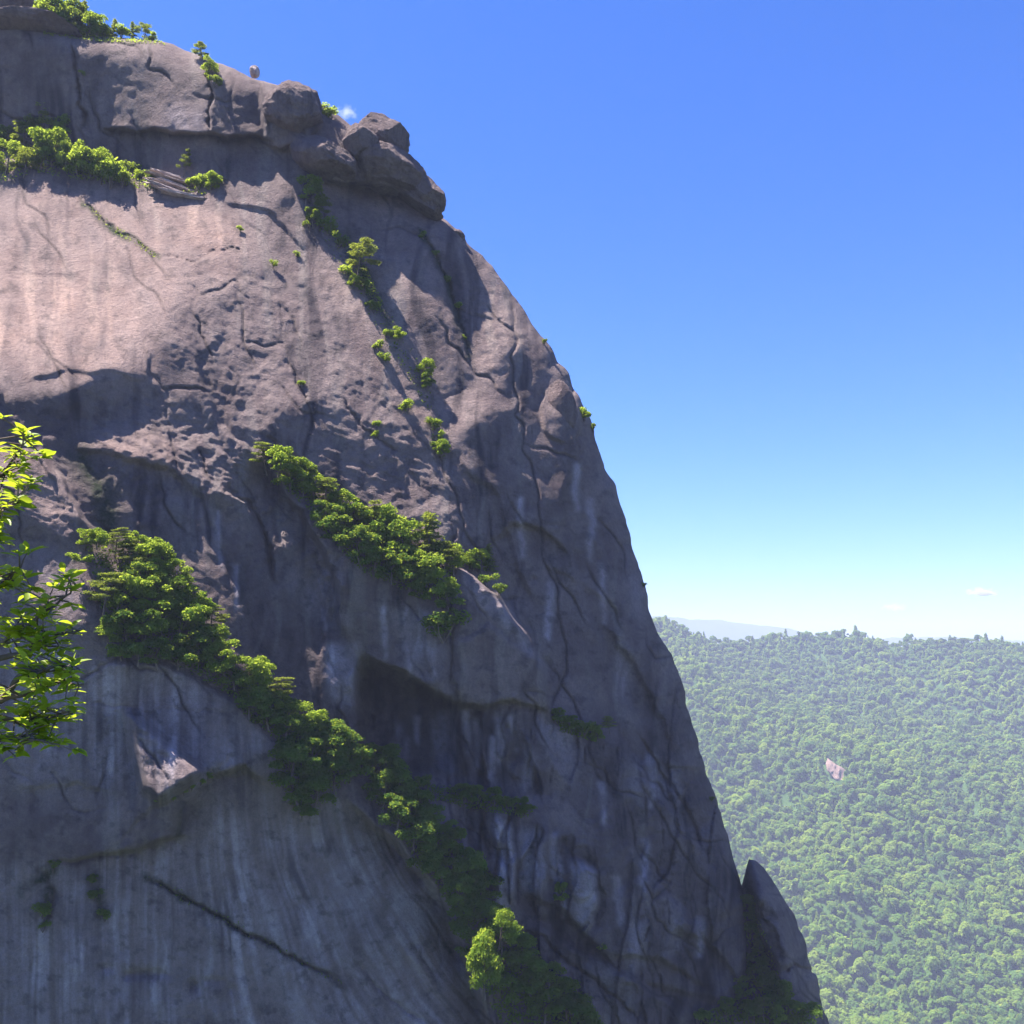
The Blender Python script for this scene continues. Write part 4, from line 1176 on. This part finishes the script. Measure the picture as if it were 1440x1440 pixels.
def make_tuft(seed):
    rng = np.random.default_rng(seed); tr = []; lv = []
    for k in range(rng.integers(5, 8)):
        a = rng.uniform(0, 6.283); rr = rng.uniform(0.05, 0.42); z = rng.uniform(0.25, 0.72)
        c = np.array([rr * math.cos(a), rr * math.sin(a), z]); r = rng.uniform(0.16, 0.28)
        tr.append(tube(curve((0, 0, -0.1), c, 0.04, rng, 5), np.linspace(0.018, 0.006, 5), 5))
        n = 120
        d = sphere_dirs(n, rng)
        C = c + d * r * rng.uniform(0.4, 1.1, (n, 1)) * np.array([1.1, 1.1, 0.8])
        lv.append(leaf_quads(C, d * 0.5 + np.array([0, 0, 0.6]) + rng.normal(size=(n, 3)) * 0.45, 0.075, rng, 1.7))
    return merge(tr), merge(lv)

KIND = {}
def build_kind(k, maker, seeds, mat):
    KIND[k] = []
    for s in seeds:
        (tv, tf), (lv, lf) = maker(s)
        KIND[k].append((np_mesh('trunk', tv, tf, BARK, smooth=True), np_mesh('crown', lv, lf, mat)))
build_kind('b', make_broad, range(100, 106), LEAF)       # broadleaf in the sunlit copy of the leaf colour
build_kind('d', make_broad, range(120, 125), SHADELEAF)   # same broadleaf, shade put into the leaf colour
build_kind('p', make_pine, range(140, 145), PINE)
build_kind('s', make_spire, range(160, 163), PINE)
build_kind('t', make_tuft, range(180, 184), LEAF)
build_kind('m', make_tuft, range(190, 193), SHADELEAF)
NAMES = {'b': ('broadleaf_tree', 'tree'), 'd': ('broadleaf_tree', 'tree'), 'p': ('pine_tree', 'tree'), 's': ('conifer_tree', 'tree'), 't': ('shrub', 'shrub'), 'm': ('shrub', 'shrub')}
_cnt = {}
def plant(px, py, hpx, k, label, group, out_=0.0, wide=1.0):
    D = float(depth_at([px], [py])[0])
    p = point(np.array([px], float), np.array([py], float), np.array([D - out_]))[0]
    h = hpx * D / F * 1.05
    i = _cnt.get(k, 0); _cnt[k] = i + 1
    tm, cm = KIND[k][i % len(KIND[k])]
    nm, cat = NAMES[k]
    root = empty(nm, tuple(p))
    rr = random.Random(i * 31 + ord(k[0]))
    root.scale = (h * wide * rr.uniform(0.9, 1.15), h * wide * rr.uniform(0.9, 1.15), h)
    root.rotation_euler = (rr.uniform(-0.06, 0.10), rr.uniform(-0.10, 0.10), rr.uniform(0, 6.28))
    link('trunk', tm, root); link('crown', cm, root)
    return tag(root, label, cat, group)

ORD = ['first', 'second', 'third', 'fourth', 'fifth', 'sixth', 'seventh', 'eighth', 'ninth', 'tenth', 'eleventh', 'twelfth', 'thirteenth', 'fourteenth', 'fifteenth', 'sixteenth', 'seventeenth', 'eighteenth', 'nineteenth', 'twentieth',
       'twenty-first', 'twenty-second', 'twenty-third', 'twenty-fourth', 'twenty-fifth', 'twenty-sixth', 'twenty-seventh', 'twenty-eighth', 'twenty-ninth', 'thirtieth', 'thirty-first', 'thirty-second', 'thirty-third', 'thirty-fourth']
LOOK = {'b': 'bright leafy tree', 'd': 'shaded green tree', 'p': 'flat-tiered pine', 's': 'pointed conifer', 't': 'low bright shrub', 'm': 'low dark shrub'}
def band(rows, place, group, tail, out_=0.5, wide=1.0):
    """rows run along the ledge from its upper left end; each label counts its own kind along it"""
    cnt = {}
    for row in rows:
        px, py, h, k = row[:4]
        c = cnt.get(k, 0); cnt[k] = c + 1
        lab = row[4] if len(row) > 4 else '%s %s %s, from %s' % (ORD[c], LOOK[k], place, tail)
        plant(px, py, h, k, lab, group, out_, wide)

band([(64, 44, 46, 'b'), (84, 46, 52, 'b'), (100, 50, 54, 'd'), (112, 52, 58, 's'), (122, 53, 44, 'b'), (134, 53, 34, 'b'), (146, 54, 26, 't'), (158, 54, 32, 's'), (170, 54, 22, 't'), (186, 55, 26, 's'), (200, 56, 32, 'p'), (214, 58, 14, 't')],
     'on the skyline at the upper left', 'trees on the summit skyline', 'the left', -1.0)
plant(286, 86, 28, 'p', 'lone wind-bent pine on the skyline halfway between summit trees and boulders', None, 0.2)
plant(296, 104, 26, 'b', 'bush spilling down a cleft just below the lone skyline pine', None, 0.4)
plant(302, 122, 18, 'm', 'lowest dark bush in the cleft below the lone skyline pine', None, 0.4)
plant(467, 166, 24, 't', 'green bush in the notch left of the summit boulders', None, 1.0)
plant(116, 106, 10, 't', 'tiny tuft alone on the dark headwall at the upper left', None, 0.3)

band([(4, 214, 40, 'd'), (32, 216, 52, 'p'), (58, 196, 62, 'p'), (85, 196, 34, 'b'), (8, 244, 52, 'b'), (34, 246, 48, 'p'), (56, 238, 40, 'd'), (72, 236, 58, 'b'), (92, 238, 50, 'b'), (110, 246, 52, 'b'), (128, 250, 50, 'b'), (142, 256, 42, 'b'),
      (155, 262, 44, 't'), (172, 262, 32, 't'), (183, 246, 22, 'm'), (198, 252, 18, 't'), (212, 256, 14, 't')], 'on the ledge under the headwall', 'trees on the ledge under the headwall', 'the left edge', 0.6)
plant(258, 246, 40, 'p', 'slim bare-stemmed little pine standing against the dark headwall', None, 0.5, 0.6)
band([(264, 264, 16, 't'), (279, 266, 26, 't'), (296, 268, 28, 'b'), (306, 262, 20, 't')], 'right of the bedded rock layers', 'shrubs right of the bedded rock layers', 'those layers', 0.6)

band([(430, 284, 40, 'b'), (446, 306, 36, 'p'), (440, 318, 30, 'd'), (462, 330, 26, 'm'), (474, 348, 24, 'm'), (502, 394, 60, 'p'), (488, 390, 24, 't'), (496, 404, 22, 'b'), (512, 414, 24, 'd'), (526, 440, 20, 'm'), (548, 476, 18, 't'), (560, 478, 20, 'b'),
      (532, 492, 16, 't'), (540, 510, 16, 't'), (596, 528, 30, 'b'), (602, 548, 26, 'd'), (574, 580, 24, 't'), (530, 602, 14, 't'), (528, 616, 12, 't'), (612, 604, 20, 'm'), (618, 622, 18, 't'), (622, 642, 24, 'b'), (612, 632, 18, 'm')],
     'in the gully below the boulders', 'plants in the diagonal gully', 'its top', 0.5)
band([(596, 336, 14, 't'), (612, 362, 12, 'm'), (628, 398, 14, 'm'), (642, 436, 14, 't'), (654, 480, 12, 'm')], 'in the thin crack on the lit dome flank', 'tufts in the crack on the dome flank', 'its top', 0.3)
band([(338, 326, 10, 't'), (384, 376, 12, 't'), (418, 362, 12, 't'), (424, 544, 12, 't')], 'scattered on the slab left of the diagonal gully', 'tufts left of the diagonal gully', 'the top', 0.3)
band([(822, 592, 22, 't'), (834, 608, 14, 'm'), (766, 484, 9, 'm'), (904, 826, 9, 'm'), (1001, 1128, 9, 'm')], 'on the right skyline of the dome', 'bushes on the right skyline', 'the top', 0.6)

band([(376, 664, 44, 'p'), (392, 668, 42, 'b'), (408, 684, 46, 'b'), (426, 694, 44, 'd'), (440, 700, 44, 'b'), (458, 716, 46, 'p'), (452, 740, 40, 'd'), (476, 726, 44, 'b'), (496, 740, 48, 'b'), (478, 768, 46, 'd'), (514, 756, 56, 'p'), (534, 768, 56, 'b'), (506, 788, 48, 'd'),
      (528, 800, 50, 'd'), (552, 776, 54, 'b'), (570, 786, 58, 'b'), (550, 818, 46, 'd'), (588, 796, 54, 'b'), (576, 824, 46, 'd'), (606, 800, 82, 's'), (600, 822, 50, 'b'), (622, 806, 46, 'p'), (616, 840, 44, 'b'), (594, 846, 34, 'd'), (626, 866, 40, 'd'), (638, 806, 40, 'b'), (622, 900, 44, 'm')],
     'in the middle tree band', 'trees in the middle tree band', 'its top', 1.2, 1.2)
band([(652, 796, 26, 't'), (664, 802, 24, 'd'), (676, 806, 36, 'b'), (690, 808, 44, 's'), (686, 826, 26, 'm'), (702, 840, 22, 'm')], 'beside the narrow sunlit rock rib', 'shrubs beside the sunlit rib', 'the left', 0.6)

band([(118, 768, 26, 'b'), (136, 770, 30, 'b'), (162, 776, 36, 'p'), (190, 778, 32, 'b'), (104, 790, 16, 't'), (122, 794, 16, 't'), (182, 802, 46, 'p'), (208, 800, 48, 'b'), (226, 812, 46, 'b'), (196, 832, 46, 'd'), (238, 830, 44, 'b'), (146, 862, 62, 'p'), (164, 860, 56, 'b'), (188, 856, 56, 'p'), (214, 852, 54, 'b'), (246, 848, 46, 'b'), (258, 862, 42, 'b'),
      (152, 902, 34, 'b'), (178, 900, 48, 'd'), (204, 898, 56, 'b'), (228, 896, 54, 'b'), (252, 890, 50, 'b'), (276, 880, 50, 'b'), (296, 896, 46, 'p'), (170, 926, 34, 'b'), (194, 934, 34, 'd'), (222, 938, 40, 'd'), (250, 938, 44, 'd'), (276, 926, 46, 'd'), (300, 928, 46, 'b'), (316, 946, 48, 'b'), (330, 966, 44, 'd')],
     'in the lower left tree band', 'trees in the lower left tree band', 'its top', 1.6, 1.25)
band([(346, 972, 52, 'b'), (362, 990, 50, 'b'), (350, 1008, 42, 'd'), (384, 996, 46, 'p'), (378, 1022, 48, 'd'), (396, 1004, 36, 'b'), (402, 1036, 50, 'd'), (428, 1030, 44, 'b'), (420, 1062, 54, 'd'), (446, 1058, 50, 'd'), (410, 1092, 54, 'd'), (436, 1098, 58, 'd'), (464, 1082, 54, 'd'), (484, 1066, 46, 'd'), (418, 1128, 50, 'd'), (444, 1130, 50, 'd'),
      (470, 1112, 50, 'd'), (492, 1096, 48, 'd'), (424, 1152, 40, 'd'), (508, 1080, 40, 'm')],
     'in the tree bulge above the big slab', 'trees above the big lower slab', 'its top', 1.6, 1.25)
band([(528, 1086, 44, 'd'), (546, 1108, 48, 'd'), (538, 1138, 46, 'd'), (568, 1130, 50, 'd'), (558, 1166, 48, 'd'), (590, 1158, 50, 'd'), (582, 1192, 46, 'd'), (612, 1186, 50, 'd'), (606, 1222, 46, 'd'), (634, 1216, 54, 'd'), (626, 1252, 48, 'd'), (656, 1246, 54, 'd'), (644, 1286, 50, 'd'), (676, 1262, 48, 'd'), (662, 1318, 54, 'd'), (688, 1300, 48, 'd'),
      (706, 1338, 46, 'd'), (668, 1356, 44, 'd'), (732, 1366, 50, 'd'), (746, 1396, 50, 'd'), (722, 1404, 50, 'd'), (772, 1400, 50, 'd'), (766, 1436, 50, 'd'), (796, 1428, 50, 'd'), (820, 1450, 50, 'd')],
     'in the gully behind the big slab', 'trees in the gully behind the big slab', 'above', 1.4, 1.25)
plant(682, 1398, 78, 'b', 'bright yellow-green sunlit tree standing out low in the shaded gully', None, 7.0, 0.8)
plant(702, 1330, 50, 'b', 'small bright tree right above the sunlit yellow-green gully tree', None, 7.0, 1.0)

band([(600, 1108, 22, 'm'), (652, 1126, 26, 'd'), (672, 1128, 26, 'd'), (694, 1134, 26, 'd'), (716, 1140, 22, 'm'), (738, 1146, 24, 'd')], 'on the dark ledge right of the gully', 'shrubs on the dark ledge', 'the left', 0.8, 1.3)
band([(786, 1016, 22, 'd'), (804, 1028, 24, 'd'), (822, 1034, 22, 'm'), (840, 1040, 22, 'd')], 'on the small right wall ledge', 'shrubs on the right wall ledge', 'the left', 0.8, 1.2)
plant(858, 1030, 24, 'p', 'single bright little pine lit by the sun on the dark right wall', None, 3.0, 1.2)
plant(792, 1270, 30, 'b', 'olive green shrub between the pale fractured columns', None, 0.8, 0.8)
plant(848, 1338, 16, 't', 'tiny shrub below the pale fractured columns', None, 0.5)
band([(1052, 1290, 30, 'd'), (1058, 1318, 34, 'd'), (1068, 1346, 34, 'd'), (1062, 1376, 34, 'd'), (1076, 1400, 40, 'd'), (1046, 1410, 34, 'd'), (1100, 1420, 40, 'd'), (1020, 1432, 30, 'd'), (1124, 1446, 40, 'd'), (1060, 1440, 40, 'd'), (980, 1440, 26, 'm')],
     'in the cleft left of the rock spur', 'trees beside the rock spur', 'the top', 1.0, 1.1)
plant(1074, 1432, 30, 'p', 'bright flat-topped pine lit by the sun at the foot of the spur cleft', None, 6.0, 1.1)
plant(1097, 1440, 28, 'b', 'bright sunlit shrub right of the flat-topped pine at the picture foot', None, 6.0, 0.9)
band([(292, 1096, 12, 't'), (282, 1104, 14, 't'), (270, 1112, 14, 't'), (258, 1118, 14, 't'), (244, 1126, 12, 't'), (222, 1128, 10, 't')], 'in the crack under the lower left wall', 'tufts in the lower left crack', 'the right', 0.4)
band([(74, 1226, 20, 'm'), (60, 1290, 24, 'm'), (60, 1310, 18, 'm'), (128, 1246, 18, 'm'), (132, 1266, 18, 'm'), (148, 1294, 22, 'm')], 'hanging on the lower left slab', 'dark shrubs on the lower left slab', 'the left', 0.2)

# low growth that covers the ledges between the trees
def cover(name, polys, mat, n, size, label, lift=0.4, seed=1):
    rng = np.random.default_rng(seed); Vs = []
    C = []
    for poly in polys:
        P = np.asarray(poly, float); lo = P.min(0); hi = P.max(0)
        q = rng.uniform(lo, hi, (n * 3, 2))
        ins_ = np.zeros(len(q), bool)
        for k in range(len(P)):
            x1, y1 = P[k]; x2, y2 = P[(k + 1) % len(P)]
            if y1 == y2: continue
            ins_ ^= ((y1 > q[:, 1]) != (y2 > q[:, 1])) & (q[:, 0] < (x2 - x1) * (q[:, 1] - y1) / (y2 - y1) + x1)
        q = q[ins_][:n]
        nz = fbm(q[:, 0] / 14, q[:, 1] / 14, 3, seed + 60)
        q = q[nz > -0.35]
        d = depth_at(q[:, 0], q[:, 1])
        p = point(q[:, 0], q[:, 1], d - rng.uniform(0, 1.2, len(q)) * lift)
        p[:, 2] += rng.uniform(0, 1, len(q)) * lift
        C.append(p)
    C = np.concatenate(C)
    V, Fq = leaf_quads(C, np.array([0, -0.5, 0.7]) + rng.normal(size=(len(C), 3)) * 0.5, size, rng)
    return tag(link(name, np_mesh(name, V, Fq, mat)), label, 'undergrowth', kind='stuff')
cover('undergrowth', [[(378, 640), (470, 715), (560, 775), (636, 795), (636, 850), (580, 840), (500, 800), (440, 730), (385, 670)]], SHADELEAF, 3500, 0.32, 'low green growth filling the middle tree band', 0.9, 2)
cover('undergrowth', [[(120, 775), (200, 770), (250, 830), (330, 950), (410, 1010), (500, 1065), (505, 1090), (470, 1120), (430, 1150), (400, 1120), (395, 1050), (330, 985), (240, 930), (160, 915), (140, 850)]], SHADELEAF, 9000, 0.32, 'low green growth filling the lower left tree band', 1.0, 3)
cover('undergrowth', [[(510, 1070), (560, 1090), (640, 1190), (700, 1290), (740, 1340), (830, 1440), (840, 1480), (740, 1480), (690, 1420), (655, 1330), (610, 1240), (540, 1150)]], SHADELEAF, 8000, 0.34, 'low dark growth filling the shaded gully', 1.0, 4)
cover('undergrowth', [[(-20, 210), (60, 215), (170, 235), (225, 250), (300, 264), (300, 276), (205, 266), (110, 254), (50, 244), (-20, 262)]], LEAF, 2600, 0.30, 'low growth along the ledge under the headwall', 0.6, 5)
cover('undergrowth', [[(1044, 1268), (1060, 1285), (1085, 1340), (1100, 1390), (1140, 1440), (1140, 1480), (960, 1480), (1000, 1425), (1050, 1400), (1050, 1330)]], SHADELEAF, 3200, 0.34, 'low dark growth in the cleft by the rock spur', 0.9, 6)
cover('undergrowth', [[(590, 1100), (680, 1118), (750, 1140), (745, 1152), (660, 1138), (590, 1120)], [(775, 1000), (850, 1030), (845, 1046), (790, 1030)], [(480, 330), (500, 345), (540, 430), (530, 440), (500, 390)]], SHADELEAF, 1000, 0.30, 'sparse low growth on the small ledges of the right wall', 0.5, 7)
cover('undergrowth', [[(425, 262), (450, 262), (480, 330), (530, 410), (575, 480), (625, 600), (630, 645), (612, 640), (590, 560), (545, 485), (495, 410), (450, 330)]], SHADELEAF, 1500, 0.30, 'sparse dark growth running down the diagonal gully below the boulders', 0.4, 11)
cover('grass', [[(60, 38), (120, 50), (215, 56), (235, 63), (150, 60), (60, 50)]], LEAF, 900, 0.3, 'grassy growth along the upper left skyline', 0.5, 8)
cover('grass', [[(113, 286), (118, 284), (168, 321), (226, 360), (222, 366), (163, 330)]], LEAF, 520, 0.26, 'thin green line of grass growing in the straight crack across the pink slab', 0.3, 9)
cover('grass', [[(203, 1230), (262, 1256), (332, 1296), (402, 1336), (486, 1384), (480, 1390), (398, 1346), (326, 1306), (256, 1268)]], SHADELEAF, 700, 0.22, 'dark mossy grass in the long diagonal crack of the big lower slab', 0.2, 10)

# ------------------------------------------------------------------ the leafy branches at the left edge, a few metres away
t = NT('young_leaves')
P = t.pos()
oi = t.noise(P, 9.0, 2, 0.5, 0.35, 0.65)
col = t.mix(oi, (0.13, 0.22, 0.018), (0.30, 0.36, 0.03))
d = t.n('ShaderNodeBsdfPrincipled'); t.l(col, d.inputs['Base Color']); d.inputs['Roughness'].default_value = 0.5; d.inputs['Specular IOR Level'].default_value = 0.35
tr = t.n('ShaderNodeBsdfTranslucent'); t.l(t.mix(0.5, col, (0.55, 0.62, 0.03)), tr.inputs['Color'])
mx = t.n('ShaderNodeMixShader'); mx.inputs[0].default_value = 0.5
t.l(d.outputs[0], mx.inputs[1]); t.l(tr.outputs[0], mx.inputs[2])
YOUNG = t.done(mx.outputs[0])

def near_leaf(c, direction, normal, L, rng):
    """one pointed leaf blade, folded along its midrib: 8 quads"""
    u = direction / np.linalg.norm(direction); n = normal - u * (normal @ u); n /= np.linalg.norm(n); wv = np.cross(n, u)
    s = np.array([0, 0.22, 0.5, 0.78, 1.0]); wd = np.array([0.03, 0.17, 0.21, 0.13, 0.005]) * rng.uniform(0.85, 1.15)
    droop = -0.14 * s ** 2 * rng.uniform(0.3, 1.8)
    V = []
    for a, b, dr in zip(s, wd, droop):
        m = c + u * a * L + n * dr * L
        V += [m - wv * b * L + n * b * 0.35 * L, m, m + wv * b * L + n * b * 0.35 * L]
    Fq = []
    for i in range(4):
        for j in (0, 1):
            Fq.append([i * 3 + j, i * 3 + j + 1, i * 3 + 3 + j + 1, i * 3 + 3 + j])
    return np.array(V), np.array(Fq)

rng = np.random.default_rng(77)
ND = 4.0
def npt(px, py, d=ND): return point(np.array([float(px)]), np.array([float(py)]), np.array([float(d)]))[0]
base = np.array([-3.0, 3.6, float(land(np.array([-3.0]), np.array([3.6]))[0]) - 0.1])
fork = npt(-190, 1010, 4.1)
wood = [tube(np.array([base, base * 0.6 + fork * 0.4 + (0.06, 0, 0), fork, fork + (0.05, 0.05, 0.75), fork + (0.1, 0.1, 1.5)]), [0.07, 0.06, 0.05, 0.035, 0.02], 10)]
limbs = [[(-190, 1010), (-90, 960), (0, 905), (50, 872), (85, 845), (108, 824)], [(-190, 1010), (-80, 1000), (10, 985), (60, 968), (100, 955), (118, 962)], [(-190, 1010), (-100, 1040), (-20, 1040), (20, 1040), (50, 1040)],
         [(-190, 980), (-110, 900), (-40, 840), (0, 820), (28, 800)], [(-185, 900), (-100, 780), (-40, 700), (0, 668), (28, 640), (34, 612)], [(-185, 940), (-90, 820), (-30, 740), (10, 716), (30, 700)],
         [(-90, 960), (-20, 930), (50, 915), (80, 895), (118, 884)], [(-80, 1000), (0, 1010), (40, 1018), (72, 1010), (108, 1000)], [(0, 985), (30, 950), (55, 945), (80, 935), (112, 942)]]
tips = []
for li, lim in enumerate(limbs):
    d0 = ND + 0.1 * math.sin(li * 2.1)
    pts = np.array([npt(x, y, 4.1 + (d0 - 4.1) * min(1, k / 2.0)) for k, (x, y) in enumerate(lim)])
    if li < 6: pts[0] = pts[0]
    s = np.linspace(0, len(pts) - 1, 22); path = np.stack([np.interp(s, np.arange(len(pts)), pts[:, a]) for a in range(3)], 1)
    path[1:-1] += rng.normal(size=(20, 3)) * 0.004
    wood.append(tube(path, np.linspace(0.016, 0.0025, 22), 6))
    vis_n = 0
    for k in range(8, 22):
        x, y, _ = project(path[k])
        if x < -60: continue
        for _ in range(2 if k < 20 else 3):
            off = rng.normal(size=3) * (0.055, 0.07, 0.045)
            e_ = path[k] + off
            if project(e_)[0] > 104: continue
            wood.append(tube(np.array([path[k], path[k] * 0.4 + e_ * 0.6 + (0, 0, 0.006), e_]), [0.0042, 0.003, 0.002], 5))
            tips.append((e_, off))
Vs = []
for e_, off in tips:
    nl = rng.integers(4, 8); a0 = rng.uniform(0, 6.28)
    lift = rng.uniform(0.0, 0.5)
    for j in range(nl):
        a = a0 + j * 2.4
        u = np.array([math.cos(a), math.sin(a), lift + rng.uniform(-0.35, 0.35)]) + off * 4
        nn = np.array([0, 0, 1.0]) + rng.normal(size=3) * 0.35
        Vs.append(near_leaf(e_ + rng.normal(size=3) * 0.006, u, nn, rng.uniform(0.042, 0.075), rng))
V, Fq = merge(Vs)
ft = empty('leafy_tree', tuple(base))
tag(ft, 'nearby tree with fresh yellow-green leaves reaching in at the left edge', 'tree')
tw, tf = merge(wood[:1]); link('trunk', np_mesh('trunk', tw - base, tf, BARK, smooth=True), ft)
tw, tf = merge(wood[1:]); link('branches', np_mesh('branches', tw - base, tf, BARK, smooth=True), ft)
link('foliage', np_mesh('foliage', V - base, Fq, YOUNG), ft)
